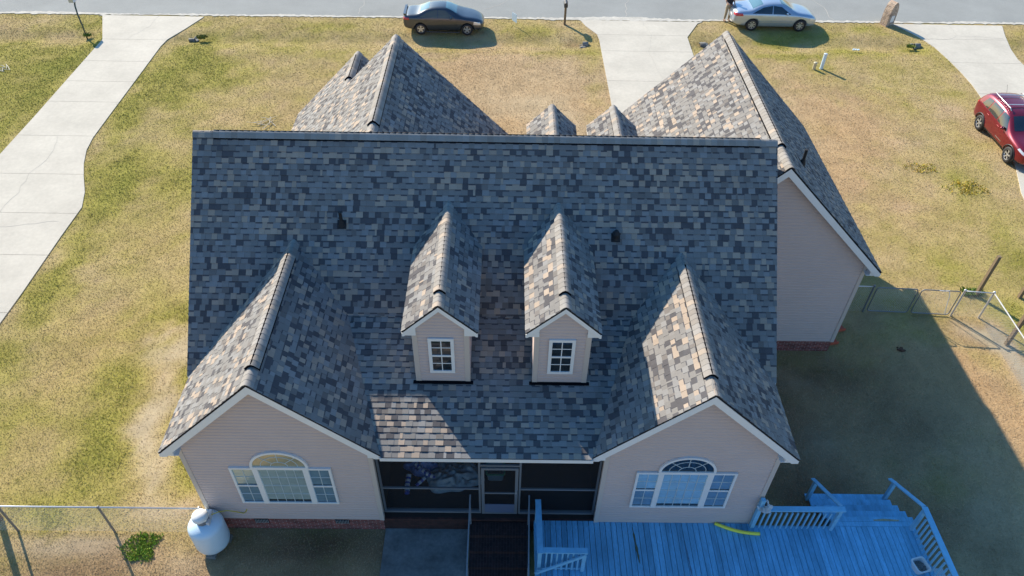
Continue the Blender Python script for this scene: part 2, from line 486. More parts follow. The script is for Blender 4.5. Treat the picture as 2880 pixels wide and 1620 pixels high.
def in_drive(x, y, pad=0.0):
    r = np.zeros(len(x), bool)
    for l, q in ((LEFT_L, LEFT_R), (MID_L, MID_R), (RIGHT_L, RIGHT_R)):
        r |= (x > edge_x(l, y) - pad) & (x < edge_x(q, y) + pad) & (y > l[-1][1])
    return r
def ground_z(x, y):
    e = road_edge(x)
    z = -.16 * np.exp(-((y - 38.5 - .015 * x) / .75) ** 2)
    k = np.ones_like(x)
    for l, q in ((LEFT_L, LEFT_R), (MID_L, MID_R), (RIGHT_L, RIGHT_R)):
        a, b = edge_x(l, y), edge_x(q, y)
        dd = np.maximum(np.maximum(a - x, x - b), 0)
        k = np.minimum(k, np.clip(dd / .9, 0, 1))
    return z * k

def make_ground():
    xs = np.concatenate([[-900, -400, -180, -90, -55, -42], np.arange(-34, 36.01, .25), [44, 57, 90, 180, 400, 900]])
    ys = np.concatenate([[-700, -300, -120, -50, -15, -4], np.arange(3, 45.01, .25), [49, 52, 60, 90, 180, 400, 900]])
    X, Y = np.meshgrid(xs, ys)
    x, y = X.ravel(), Y.ravel()
    z = ground_z(x, y)
    col, g, dry, rust = ground_col(x, y)
    nx, ny = len(xs), len(ys)
    me = bpy.data.meshes.new('ground')
    idx = np.arange(nx * ny).reshape(ny, nx)
    f = np.stack([idx[:-1, :-1], idx[:-1, 1:], idx[1:, 1:], idx[1:, :-1]], -1).reshape(-1, 4)
    me.vertices.add(nx * ny); me.vertices.foreach_set('co', np.stack([x, y, z], -1).ravel())
    me.loops.add(f.size); me.loops.foreach_set('vertex_index', f.ravel().astype(np.int32))
    me.polygons.add(len(f)); me.polygons.foreach_set('loop_start', np.arange(0, f.size, 4, dtype=np.int32))
    me.update(calc_edges=True)
    ca = me.color_attributes.new('Col', 'FLOAT_COLOR', 'POINT')
    cc = np.ones((nx * ny, 4), np.float32); cc[:, :3] = col * .84
    ca.data.foreach_set('color', cc.ravel())
    me.polygons.foreach_set('use_smooth', [True] * len(me.polygons))
    me.materials.append(mat('lawn_soil', (.3, .25, .1), rough=1, spec=.1, attr='Col', n_scale=2.6, n_amt=.10, n2_scale=18, n2_amt=.12, bump=.12, bump_scale=20))
    o = bpy.data.objects.new('ground', me); C.objects.link(o)
    tag(o, kind='structure')
make_ground()

def make_grass(n=620000):
    r = np.random.RandomState(3)
    # denser near the camera
    y = 7.6 + (41.9 - 7.6) * r.rand(n * 2) ** 1.25
    half = 13.5 + (y - 8) * .56
    x = (r.rand(n * 2) * 2 - 1) * half + .6 + (y - 8) * .01
    ok = y < road_edge(x) - .05 + (r.rand(n * 2) - .5) * .25
    ok &= ~in_drive(x, y, -.03)
    ok &= ~((x > -7.4) & (x < 10.5) & (y > 9.95) & (y < 23.8) & ~((x > 6.4) & (y < 16.36)))
    ok &= ~((x > -3.02) & (x < .80) & (y < 10.2))
    ok &= ~((x > .83) & (x < 10.6) & (y < 9.9))
    g, dry, rust = fields(x, y)
    ok &= r.rand(n * 2) > np.clip((dry - .45) * 1.6, 0, .93)
    x, y, g, dry, rust = x[ok][:n], y[ok][:n], g[ok][:n], dry[ok][:n], rust[ok][:n]
    n = len(x)
    z = ground_z(x, y)
    a = r.rand(n) * 2 * PI
    near = np.clip((y - 8) / 32, 0, 1)
    w = (.015 + .014 * near) * (.7 + .6 * r.rand(n))
    h = (.012 + .024 * r.rand(n)) * (1 + .5 * (g > .55)) * (1 + .1 * near)
    lean = (.9 + 1.2 * r.rand(n)) * h
    la = r.rand(n) * 2 * PI
    dx, dy = np.cos(a) * w / 2, np.sin(a) * w / 2
    v = np.empty((n, 3, 3), np.float32)
    v[:, 0] = np.stack([x - dx, y - dy, z - .004], -1)
    v[:, 1] = np.stack([x + dx, y + dy, z - .004], -1)
    v[:, 2] = np.stack([x + np.cos(la) * lean, y + np.sin(la) * lean, z + h], -1)
    base, *_ = ground_col(x, y)
    isg = r.rand(n) < np.clip(g * 1.25 - .12, .03, .95)
    col = np.where(isg[:, None], base * .45 + GREEN * .55 * (.85 + .45 * r.rand(n))[:, None], base * .62 + STRAW * .38)
    jit = (.84 + .36 * r.rand(n))[:, None]
    col = np.clip(col * jit, 0, .8)
    me = bpy.data.meshes.new('grass')
    me.vertices.add(n * 3); me.vertices.foreach_set('co', v.ravel())
    me.loops.add(n * 3); me.loops.foreach_set('vertex_index', np.arange(n * 3, dtype=np.int32))
    me.polygons.add(n); me.polygons.foreach_set('loop_start', np.arange(0, n * 3, 3, dtype=np.int32))
    me.update(calc_edges=True)
    ca = me.color_attributes.new('Col', 'FLOAT_COLOR', 'POINT')
    cc = np.ones((n * 3, 4), np.float32); cc[:, :3] = np.repeat(col, 3, axis=0)
    ca.data.foreach_set('color', cc.ravel())
    me.materials.append(mat('grass_blade', (.3, .3, .1), rough=.9, spec=.15, attr='Col'))
    o = bpy.data.objects.new('grass', me); C.objects.link(o)
    tag(o, kind='stuff')
make_grass()

def strip_slabs(name, L_, R_, joints, z=.03, m='concrete', seed=1):
    mb = MB()
    rd = random.Random(seed)
    for a, b in zip(joints[:-1], joints[1:]):
        y1, y0 = a - .008, b + .008
        ys = sorted({y0, y1} | {p[1] for p in L_ + R_ if y0 < p[1] < y1})
        left = [(float(edge_x(L_, y)), y) for y in ys]
        right = [(float(edge_x(R_, y)), y) for y in ys]
        poly = left + right[::-1]
        poly = [(px, py, z - .12) for px, py in poly][::-1]
        mb.prism(poly, (0, 0, .12))
    o = mb.build(name, m)
    tag(o, kind='structure')
    return o
strip_slabs('left_driveway', LEFT_L, LEFT_R, [41.0, 38.0, 35.53, 33.42, 31.45, 28.5, 25.6, 23.0, 20.54, 17.6, 14.6, 11.6, 8.6, 6.1])
strip_slabs('middle_driveway', MID_L, MID_R, [41.4, 39.56, 37.6, 34.32, 31.0, 27.6, 24.0])
strip_slabs('right_driveway', RIGHT_L, RIGHT_R, [41.6, 39.7, 36.9, 33.6, 30.2, 27, 24, 21, 18, 14.1])
# patio beside the steps
mb = MB(); mb.box(-3.0, 6.2, -.08, -.86, 9.93, .03); tag(mb.build('patio', 'patio'), kind='structure')

def ribbon(mb, pts, w, z, seed=0, wob=.06, col=None):
    rd = random.Random(seed)
    P = [Vector((p[0], p[1], z)) for p in pts]
    Q = []
    for a, b in zip(P[:-1], P[1:]):
        n = max(2, int((b - a).length / .35))
        for i in range(n):
            q = a.lerp(b, i / n); Q.append(q + Vector((rd.uniform(-wob, wob), rd.uniform(-wob, wob), 0)))
    Q.append(P[-1])
    for i in range(len(Q) - 1):
        d = (Q[i + 1] - Q[i]); s = Vector((-d.y, d.x, 0)).normalized() * w / 2
        e = s if i == len(Q) - 2 else s
        mb.face([Q[i] - s, Q[i + 1] - e, Q[i + 1] + e, Q[i] + s], col)
mb = MB()
for i, pts in enumerate([[(-19.57, 41.0), (-19.60, 39.67), (-20.21, 38.05)], [(-19.61, 28.37), (-19.29, 27.0), (-19.55, 25.55), (-19.4, 24.3), (-19.5, 22.6), (-19.9, 20.6)],
                         [(7.6, 41.3), (7.9, 39.6), (7.5, 37.7), (7.8, 34.3), (8.2, 31)], [(25.2, 41.6), (25.1, 40.2), (24.4, 39.7), (22.8, 39.6)], [(25.1, 40.2), (27.5, 39.9)], [(-20.9, 22.4), (-19.2, 22.1), (-17, 22.5)]]):
    ribbon(mb, pts, .013, .034, i)
tag(mb.build('driveway_cracks', 'crack'), kind='structure')

mb = MB()
for i in range(60):
    xa, xb = -300 + i * 10, -290 + i * 10
    ea, eb = float(road_edge(xa)), float(road_edge(xb))
    mb.face([(xa, ea, .02), (xb, eb, .02), (xb, eb + 7.2, .02), (xa, ea + 7.2, .02)])
tag(mb.build('road', 'asphalt'), kind='structure')
mb = MB()
rd = random.Random(5)
N = 500
pa = None
for i in range(N + 1):
    x = -36 + 76 * i / N
    e = float(road_edge(x))
    w0 = .01 + .12 * rd.random() ** 2 + (.08 if 2 < x < 11 else 0)
    w1 = .03 + .15 * rd.random() + .22 * float(vnoise(np.array([x]), np.array([3.0]), 2.2, 2)[0]) ** 2 + (.25 * max(0, 1 - abs(x - 6) / 4))
    p = ((x, e - w0, .026), (x, e + w1, .026))
    if pa: mb.face([pa[0], p[0], p[1], pa[1]])
    pa = p
tag(mb.build('road_shoulder', 'sand'), kind='structure')
mb = MB()
for i, pts in enumerate([[(-8.6, 41.7), (-8.4, 43.2), (-8.6, 44.5)], [(6.8, 41.9), (6.9, 43.4), (7.2, 44.6)], [(18.7, 41.9), (18.6, 43.8), (18.2, 45)], [(-1.5, 42.6), (-.3, 43.5), (.4, 44.6)]]):
    ribbon(mb, pts, .03, .025, 20 + i, .1)
tag(mb.build('road_cracks', 'crack'), kind='structure')

# ------------------------------------------------------------------ the house
ZR, YR, XL, XR, M1 = 8.042, 16.109, -7.732, 6.738, 1.013
YB, M2, YE, ZE, ZB = 12.943, .323, 9.587, 3.753, 4.837
XW1, YW, HW1, ZW1 = -5.196, 9.636, 2.472, 6.163
XW2, HW2, ZW2 = 4.36, 2.331, 6.015
MW = .975
XG, YGN, YGF, ZG, HG, EG = 7.31, 16.086, 24.122, 7.248, 3.571, 3.68
MG = (ZG - EG) / HG
XF, YFF, ZF = -3.372, 21.706, 8.037
XS, YS, ZS, XFE = -5.079, 24.05, 6.34, -7.518
MF = .994
WALL_Y, ZSID = 9.914, .544
WX1, WX2, WX3, WX4 = -7.374, -3.018, 2.40, 6.40

house = thing('house', 'beige sided house with steep shingled gable roofs, dormers and a screened porch', 'house')

PAL = [((.206, .196, .184), .44), ((.240, .234, .226), .17), ((.088, .084, .088), .16), ((.355, .285, .224), .15), ((.165, .150, .138), .09)]
def pick(rd, last=None):
    t = rd.random()
    for c, w in PAL:
        t -= w
        if t <= 0: break
    k = rd.uniform(.93, 1.08)
    return tuple(a * k for a in c)

EXPO = .146
def shingle_plane(mb, A, B, V, poly3, seed):
    """courses of laminated shingles on the plane through eave line A->B rising along V; poly3 = outline"""
    rd = random.Random(seed)
    A, B, V = Vector(A), Vector(B), Vector(V).normalized()
    U = (B - A).normalized()
    N = U.cross(V).normalized()
    poly = ccw([((Vector(p) - A).dot(U), (Vector(p) - A).dot(V)) for p in poly3])
    u0 = min(p[0] for p in poly); u1 = max(p[0] for p in poly)
    v0 = min(p[1] for p in poly); v1 = max(p[1] for p in poly)
    def P(u, v, h): return A + U * u + V * v + N * h
    # solid deck board under the courses
    j = 0
    v = v0
    while v < v1 - 1e-4:
        u = u0 - rd.random() * .3
        tooth = rd.random() < .5
        va, vb = v, v + EXPO + .03
        run = pick(rd)
        while u < u1:
            w = rd.choice((.11, .14, .15, .16, .165, .18)) * rd.uniform(.92, 1.06)
            if tooth:
                col = pick(rd); ha, hb = .024, .006
                if rd.random() < .12: w *= .4
            else:
                if rd.random() < .62: run = pick(rd)
                col = run; ha, hb = .017, .004
            q = clip_poly([(u, va), (u + w, va), (u + w, vb), (u, vb)], poly)
            if len(q) >= 3:
                def hh(p): return ha + (hb - ha) * (p[1] - va) / (vb - va)
                top = [P(p[0], p[1], hh(p)) for p in q]
                mb.face(top, col)
                n = len(q)
                dk = tuple(c * .40 for c in col)
                for i in range(n):
                    p, r_ = q[i], q[(i + 1) % n]
                    if (abs(p[1] - va) < 1e-5 and abs(r_[1] - va) < 1e-5) or (tooth and abs(p[0] - r_[0]) < 1e-5):
                        mb.face([P(p[0], p[1], -.004), P(r_[0], r_[1], -.004), P(r_[0], r_[1], hh(r_)), P(p[0], p[1], hh(p))], dk)
                if not tooth and rd.random() < .8:       # dark granule band printed at the head of each cut-out
                    b0 = v + EXPO * .76
                    q = clip_poly([(u + .004, b0), (u + w - .004, b0), (u + w - .004, vb), (u + .004, vb)], poly)
                    if len(q) >= 3:
                        mb.face([P(p[0], p[1], hh(p) + .0016) for p in q], (.085, .085, .095))
            u += w
            tooth = not tooth
        v += EXPO
        j += 1
    # underside
    und = [P(p[0], p[1], -.03) for p in poly]
    mb.face(und[::-1], (.03, .03, .03))
    n = len(poly)
    for i in range(n):
        p, r_ = poly[i], poly[(i + 1) % n]
        mb.face([P(p[0], p[1], -.03), P(r_[0], r_[1], -.03), P(r_[0], r_[1], .003), P(p[0], p[1], .003)], (.02, .02, .022))

def ridge_caps(mb, a, b, nl, nr, lift, seed, wid=.20):
    """overlapping cap shingles from a to b; nl/nr = unit vectors running down the two slopes"""
    rd = random.Random(seed)
    a, b = Vector(a), Vector(b)
    d = (b - a); L = d.length; d.normalize()
    nl, nr = Vector(nl).normalized(), Vector(nr).normalized()
    up = -(nl + nr).normalized()
    t = 0
    step = .150
    while t < L - .02:
        e = min(L, t + step + .03)
        col = PAL[rd.choice((0, 0, 0, 1, 1, 4, 3))][0]; kk = rd.uniform(.92, 1.1); col = tuple(.7 * c * kk + q_ for c, q_ in zip(col, (.125, .110, .092)))
        def ring(s, h):
            c = a + d * s + up * (lift + h)
            f = .42
            k = (nl * wid * f).dot(up)           # height of the shoulder below the apex (negative)
            return [c + nl * wid, c + nl * wid * .70, c + nl * wid * f + up * .002, c + nl * wid * f * .55 + up * (k * .20), c + up * (k * .50),
                    c + nr * wid * f * .55 + up * (k * .20), c + nr * wid * f + up * .002, c + nr * wid * .70, c + nr * wid]
        r0, r1 = ring(t, .009), ring(e, .003)
        m9 = len(r0)
        n0 = len(mb.f)
        mb.add(r0 + r1, [(i, i + 1, m9 + i + 1, m9 + i) for i in range(m9 - 1)], col)
        mb.sm.update(range(n0, len(mb.f)))
        for i in range(m9 - 1):
            q0, q1 = r0[i] - up * .010, r0[i + 1] - up * .010
            mb.face([q0, q1, r0[i + 1], r0[i]], tuple(c * .5 for c in col))
        t += step

def vent_body(mb, a, b, nl, nr, lift, wid=.15):
    a, b = Vector(a), Vector(b)
    nl, nr = Vector(nl).normalized(), Vector(nr).normalized()
    up = -(nl + nr).normalized()
    top = lift - .004
    pr = [a + nl * wid + up * (top), a + up * (top - .01), a + nr * wid + up * (top), a + nr * wid - up * .0, a - up * .08, a + nl * wid - up * .0]
    mb.prism(pr, b - a)

def unit(v):
    return Vector(v).normalized()

# main roof -----------------------------------------------------------------
mb = MB()
dn = ZR - ZE
yen = YR - dn / M1
yef = YR + dn / M1
shingle_plane(mb, (XL, yen, ZE), (XR, yen, ZE), (0, 1, M1), [(XL, yen, ZE), (XR, yen, ZE), (XR, YR, ZR), (XL, YR, ZR)], 11)
shingle_plane(mb, (XR, yef, ZE), (XL, yef, ZE), (0, -1, M1), [(XL, yef, ZE), (XR, yef, ZE), (XR, YR, ZR), (XL, YR, ZR)], 12)
k1 = XW1 + (ZW1 - ZB) / MW; k2 = XW2 - (ZW2 - ZB) / MW
shingle_plane(mb, (-5, YE, ZE), (5, YE, ZE), (0, 1, M2), [(XW1 + HW1 + .02, YE, ZE), (XW2 - HW2 - .02, YE, ZE), (k2 + .06, YB + .03, ZB + .0097), (k1 - .06, YB + .03, ZB + .0097)], 13)
roof = mb.build('roof', 'shingle', house, colattr=True)
def caps_obj(parent, a, b, nl, nr, seed, v0, v1, name='ridge_cap', dh=0.0):
    """cap shingles over the whole ridge and a raised vent between fractions v0 and v1 of it"""
    a, b = Vector(a), Vector(b)
    p, q = a.lerp(b, v0), a.lerp(b, v1)
    for e0, e1, k_ in ((a, p, 0), (q, b, 1)):
        m_ = MB(); ridge_caps(m_, e0, e1, nl, nr, .040, seed + k_, wid=.20); m_.build('ridge_cap', 'shingle', parent, colattr=True)
    m_ = MB(); m_.mi = 1
    vent_body(m_, p, q, nl, nr, .108 - dh, wid=.212)
    m_.mi = 0
    ridge_caps(m_, p - (q - p).normalized() * .01, q, nl, nr, .114 - dh, seed + 2, wid=.228)
    m_.build('ridge_vent', ['shingle', 'darkflash'], parent, colattr=True)
caps_obj(roof, (XL, YR, ZR), (XR, YR, ZR), (0, -1, -M1), (0, 1, -M1), 20, .036, .969, dh=.045)

# cross-gable roofs ------------------------------------------------------------
def gable_roof(name, xr, zr, hw, ze, y0, y1, yv_l, yv_r, m, seed, v0, v1, parent=house, front=-1, extra=None, colm=None):
    """ridge along Y at x=xr from y0 (open gable) to y1; yv_l / yv_r = where the left and right eaves stop"""
    mb = MB()
    s = 1 if y1 > y0 else -1
    L0, L1 = ((y0, yv_l) if s > 0 else (yv_l, y0))
    ya, yb_ = min(y0, yv_l), max(y0, yv_l)
    shingle_plane(mb, (xr - hw, yb_, ze), (xr - hw, ya, ze), (1, 0, m), [(xr - hw, y0, ze), (xr - hw, yv_l, ze), (xr, y1, zr), (xr, y0, zr)], seed)
    ya, yb_ = min(y0, yv_r), max(y0, yv_r)
    poly = [(xr + hw, y0, ze), (xr + hw, yv_r, ze)] + (extra or []) + [(xr, y1, zr), (xr, y0, zr)]
    if extra and False: pass
    shingle_plane(mb, (xr + hw, ya, ze), (xr + hw, yb_, ze), (-1, 0, m), poly, seed + 1)
    o = mb.build(name, 'shingle', parent, colattr=True)
    return o
def yn(z):  # y on the near steep plane at height z
    return YR - (ZR - z) / M1
def yfz(z):
    return YR + (ZR - z) / M1
# near left wing
r1 = gable_roof('gable_roof', XW1, ZW1, HW1, ZE, YW, yn(ZW1) + .05, yn(ZE) + .05, YW + .06, MW, 31, 0, 1, extra=[(k1, YB + .05, ZB)])
caps_obj(r1, (XW1, YW, ZW1), (XW1, yn(ZW1) + .02, ZW1), (-1, 0, -MW), (1, 0, -MW), 41, .105, .865)
# near right wing: its kink is on the left slope
def wing2():
    mb = MB()
    shingle_plane(mb, (XW2 - HW2, 15, ZE), (XW2 - HW2, YW, ZE), (1, 0, MW), [(XW2 - HW2, YW, ZE), (XW2 - HW2, YW + .06, ZE), (k2, YB + .05, ZB), (XW2, yn(ZW2) + .05, ZW2), (XW2, YW, ZW2)], 33)
    shingle_plane(mb, (XW2 + HW2, YW, ZE), (XW2 + HW2, 15, ZE), (-1, 0, MW), [(XW2 + HW2, YW, ZE), (XW2 + HW2, yn(ZE) + .05, ZE), (XW2, yn(ZW2) + .05, ZW2), (XW2, YW, ZW2)], 34)
    return mb.build('gable_roof', 'shingle', house, colattr=True)
r2 = wing2()
caps_obj(r2, (XW2, YW, ZW2), (XW2, yn(ZW2) + .02, ZW2), (-1, 0, -MW), (1, 0, -MW), 44, .115, .88)
# garage
rg = gable_roof('garage_roof', XG, ZG, HG, EG, YGN, YGF, YGF, YGF, MG, 35, 0, 1)
caps_obj(rg, (XG, YGN, ZG), (XG, YGF, ZG), (-1, 0, -MG), (1, 0, -MG), 47, .13, .945)
# road-side wing: big gable and the small one nested in front of it
HF = XF - XFE
ef = ZF - MF * HF
rf = gable_roof('gable_roof', XF, ZF, HF, ef, YFF, YR + .0, yfz(ef) - .05, yfz(ef) - .05, MF, 37, 0, 1)
caps_obj(rf, (XF, YFF, ZF), (XF, YR + .12, ZF), (-1, 0, -MF), (1, 0, -MF), 50, .155, .93)
hs = XS - XFE
rs_ = gable_roof('gable_roof', XS, ZS, hs, ZS - MF * hs, YS, YFF - .3, YFF - .3, YFF - .3, MF, 39, 0, 1)
caps_obj(rs_, (XS, YS, ZS), (XS, YFF - .1, ZS), (-1, 0, -MF), (1, 0, -MF), 53, .16, .78)

# walls ---------------------------------------------------------------------
def siding_wall(mb, A, U, poly2, lap=.112):
    """lap siding; A origin, U horizontal unit vector with outward normal U x Z; poly2 = convex outline in (u, z)"""
    A, U = Vector(A), Vector(U)
    Z = Vector((0, 0, 1)); N = U.cross(Z)
    poly = ccw(poly2)
    z0 = min(p[1] for p in poly); z1 = max(p[1] for p in poly)
    u0 = min(p[0] for p in poly) - 1; u1 = max(p[0] for p in poly) + 1
    def P(u, z, h): return A + U * u + Z * z + N * h
    z = z0
    while z < z1 - 1e-4:
        q = clip_poly([(u0, z), (u1, z), (u1, z + lap), (u0, z + lap)], poly)
        if len(q) >= 3:
            zk = z + lap * .58
            lo = clip_poly([(u0, z), (u1, z), (u1, zk), (u0, zk)], poly)
            hi = clip_poly([(u0, zk), (u1, zk), (u1, z + lap), (u0, z + lap)], poly)
            if len(lo) >= 3: mb.face([P(p[0], p[1], .030) for p in lo])
            if len(hi) >= 3: mb.face([P(p[0], p[1], .030 - .026 * (p[1] - zk) / (lap * .42)) for p in hi])
            n = len(q)
            for i in range(n):
                a, b = q[i], q[(i + 1) % n]
                if abs(a[1] - z) < 1e-5 and abs(b[1] - z) < 1e-5:
                    mb.face([P(a[0], z, 0), P(b[0], z, 0), P(b[0], z, .030), P(a[0], z, .030)])
        z += lap
    mb.face([P(p[0], p[1], -.12) for p in poly][::-1])

def gw(x0, x1, z0, ze_, xr, zr):     # gable outline in (x, z)
    return [(x0, z0), (x1, z0), (x1, ze_), (xr, zr), (x0, ze_)]
TH = .06   # roof build-up above the wall
mb = MB(); siding_wall(mb, (0, WALL_Y, 0), (1, 0, 0), gw(WX1, WX2, ZSID, ZW1 - MW * (XW1 - WX1) - TH, XW1, ZW1 - TH)); w_l = mb.build('wall', 'siding', house)
mb = MB(); siding_wall(mb, (0, WALL_Y, 0), (1, 0, 0), gw(WX3, WX4, ZSID, ZW2 - MW * (WX4 - XW2) - TH, XW2, ZW2 - TH)); w_r = mb.build('wall', 'siding', house)
mb = MB()   # side walls: U along -Y looks towards -X, U along +Y looks towards +X
siding_wall(mb, (WX1, 0, 0), (0, -1, 0), [(-23.78, ZSID), (-WALL_Y, ZSID), (-WALL_Y, 3.68), (-23.78, 3.68)])
siding_wall(mb, (WX1, 0, 0), (0, -1, 0), [(-20.4, 3.68), (-11.9, 3.68), (-YR, ZR - .12)])
mb.build('wall', 'siding', house)
mb = MB()
siding_wall(mb, (WX4, 0, 0), (0, 1, 0), [(WALL_Y, ZSID), (20.1, ZSID), (20.1, 3.68), (WALL_Y, 3.68)])
siding_wall(mb, (WX4, 0, 0), (0, 1, 0), [(11.9, 3.68), (20.4, 3.68), (YR, ZR - .12)])
mb.build('wall', 'siding', house)
mb = MB()   # garage
siding_wall(mb, (0, 16.364, 0), (1, 0, 0), [(6.3, .49), (10.524, .49), (10.524, ZG - MG * (10.524 - XG) - TH), (XG, ZG - TH), (6.3, ZG - MG * (XG - 6.3) - TH)])
siding_wall(mb, (10.524, 0, 0), (0, 1, 0), [(16.364, .49), (23.85, .49), (23.85, 3.75), (16.364, 3.75)])
siding_wall(mb, (0, 23.85, 0), (-1, 0, 0), [(-10.524, .49), (-4.1, .49), (-4.1, 3.72), (-XG, ZG - TH), (-10.524, 3.72)])
siding_wall(mb, (4.1, 0, 0), (0, -1, 0), [(-23.85, .49), (-19.9, .49), (-19.9, 3.75), (-23.85, 3.75)])
mb.build('wall', 'siding', house)
mb = MB()   # road side
siding_wall(mb, (0, 21.43, 0), (-1, 0, 0), [(-.5, ZSID), (7.2, ZSID), (7.2, 3.9), (-XF, ZF - TH), (-.5, 3.9)])
siding_wall(mb, (0, 23.78, 0), (-1, 0, 0), [(2.9, ZSID), (7.374, ZSID), (7.374, 3.85), (-XS, ZS - TH), (2.9, 3.85)])
siding_wall(mb, (-2.9, 0, 0), (0, 1, 0), [(21.43, ZSID), (23.78, ZSID), (23.78, 3.85), (21.43, 3.85)])
siding_wall(mb, (.5, 0, 0), (0, 1, 0), [(20.1, ZSID), (21.43, ZSID), (21.43, 3.85), (20.1, 3.85)])
siding_wall(mb, (0, 20.1, 0), (-1, 0, 0), [(-4.1, ZSID), (-.5, ZSID), (-.5, 3.7), (-4.1, 3.7)])
mb.build('wall', 'siding', house)
# corner boards
for (x, y, z1) in ((WX1, WALL_Y, 3.66), (WX2, WALL_Y, 3.62), (WX3, WALL_Y, 3.62), (WX4, WALL_Y, 3.66), (10.524, 16.364, 3.78)):
    mb = MB()
    sx = -1 if x in (WX1, WX3) else 1
    z0 = .49 if x > 10 else ZSID
    mb.box(x - sx * .075, y - .042, z0 - .01, x + sx * .036, y + .06, z1)
    mb.build('corner_board', 'corner', house)
# brick foundation
mb = MB()
mb.box(WX1 + .01, WALL_Y + .002, -.1, WX2 + .0, 12.5, ZSID - .002)
mb.box(WX3 - .0, WALL_Y + .002, -.1, WX4 - .01, 12.5, ZSID - .002)
mb.box(WX1 + .01, 12.5, -.1, WX4 - .01, 20.08, ZSID - .002)
mb.box(6.39, 16.37, -.1, 10.51, 23.84, .488)
mb.box(-7.36, 20.08, -.1, .49, 21.42, ZSID - .002)
mb.box(-7.36, 21.42, -.1, -2.91, 23.77, ZSID - .002)
fnd = mb.build('foundation', 'brick', house)
for x0 in (-6.32, -4.26):
    mb = MB()
    mb.box(x0, WALL_Y - .008, .30, x0 + .36, WALL_Y + .001, .485)
    mb.mi = 1
    for k in range(9):
        mb.box(x0 + .02 + k * .039, WALL_Y - .022, .32, x0 + .035 + k * .039, WALL_Y - .009, .465)
    mb.build('foundation_vent', ['darkflash', 'galv'], house)

# rake boards, eave fascia and returns -----------------------------------------
def rake(mb, xr, zr, hw, ze, y, out=-1, t=.028, d0=.033, d1=.20, left=True, right=True, ret=True, ywall=None):
    m = (zr - ze) / hw
    c = math.hypot(1, m)
    v0, v1 = d0 * c, d1 * c
    for s, on in ((-1, left), (1, right)):
        if not on: continue
        tip = xr + s * hw
        xb = xr + s * ((zr - v1) - (ze - .135)) / m
        poly = [(xr, y, zr - v0), (tip, y, ze - v0), (tip, y, ze - .135), (xb, y, ze - .135), (xr, y, zr - v1)]
        mb.prism(poly, (0, -out * t, 0))
        if ret:
            yw = ywall if ywall is not None else y - out * .28
            xi = tip - s * .30
            mb.prism([(tip, y - out * .001 - out * t, ze - .135), (tip, y - out * .001 - out * t, ze - .035), (xi, y - out * .001 - out * t, ze - .035 + .30 * m * .86), (xi, y - out * .001 - out * t, ze - .135)], (0, (yw - (y - out * t)) , 0))
def soffit(mb, xr, zr, hw, ze, y0, y1, d=.05):
    m = (zr - ze) / hw
    for s in (-1, 1):
        mb.prism([(xr, y0, zr - d), (xr + s * hw, y0, ze - d), (xr + s * hw, y0, ze - d - .012), (xr, y0, zr - d - .012)], (0, y1 - y0, 0))
mb = MB()
rake(mb, XW1, ZW1, HW1, ZE, YW, ywall=WALL_Y)
rake(mb, XW2, ZW2, HW2, ZE, YW, ywall=WALL_Y)
rake(mb, XG, ZG, HG, EG, YGN, ywall=16.36)
rake(mb, XG, ZG, HG, EG, YGF, out=1, ywall=23.85)
rake(mb, XF, ZF, HF, ef, YFF, out=1, ywall=21.43, left=False)
rake(mb, XS, ZS, hs, ZS - MF * hs, YS, out=1, ywall=23.78)
soffit(mb, XW1, ZW1, HW1, ZE, YW + .03, WALL_Y + .02)
soffit(mb, XW2, ZW2, HW2, ZE, YW + .03, WALL_Y + .02)
soffit(mb, XG, ZG, HG, EG, YGN + .03, 16.37)
# eave boards along Y
for x, y0, y1, z, s in ((XW1 - HW1, YW + .03, 11.85, ZE, 1), (XW2 + HW2, YW + .03, 11.85, ZE, -1), (XG + HG, YGN + .03, YGF - .03, EG, -1), (XFE, 20.3, YS - .03, ef, 1)):
    mb.box(x, y0, z - .135, x + s * .025, y1, z - .035)
    mb.box(x + s * .026, y0, z - .134, x + s * .40, y1, z - .122)
# main roof rakes on the gable ends
for x, s in ((XL, 1), (XR, -1)):
    c = math.hypot(1, M1)
    for dy, yy in ((-1, yen), (1, yef)):
        mb.prism([(x, YR, ZR - .033 * c), (x, yy, ZE - .033 * c), (x, yy, ZE - .19 * c), (x, YR, ZR - .19 * c)], (s * .028, 0, 0))
        mb.prism([(x + s * .03, YR, ZR - .06), (x + s * .03, yy, ZE - .06), (x + s * .03, yy, ZE - .08), (x + s * .03, YR, ZR - .08)], (s * .36, 0, 0))
# porch eave
mb.box(XW1 + HW1 - .02, YE + .006, ZE - .150, XW2 - HW2 + .02, YE + .036, ZE - .034)
mb.box(XW1 + HW1 - .02, YE + .037, ZE - .150, XW2 - HW2 + .02, WALL_Y + .2, ZE - .135)
mb.box(WX2 + .03, WALL_Y - .02, ZE - .25, WX3 - .03, WALL_Y + .2, ZE - .151)
mb.build('fascia', 'white', house)

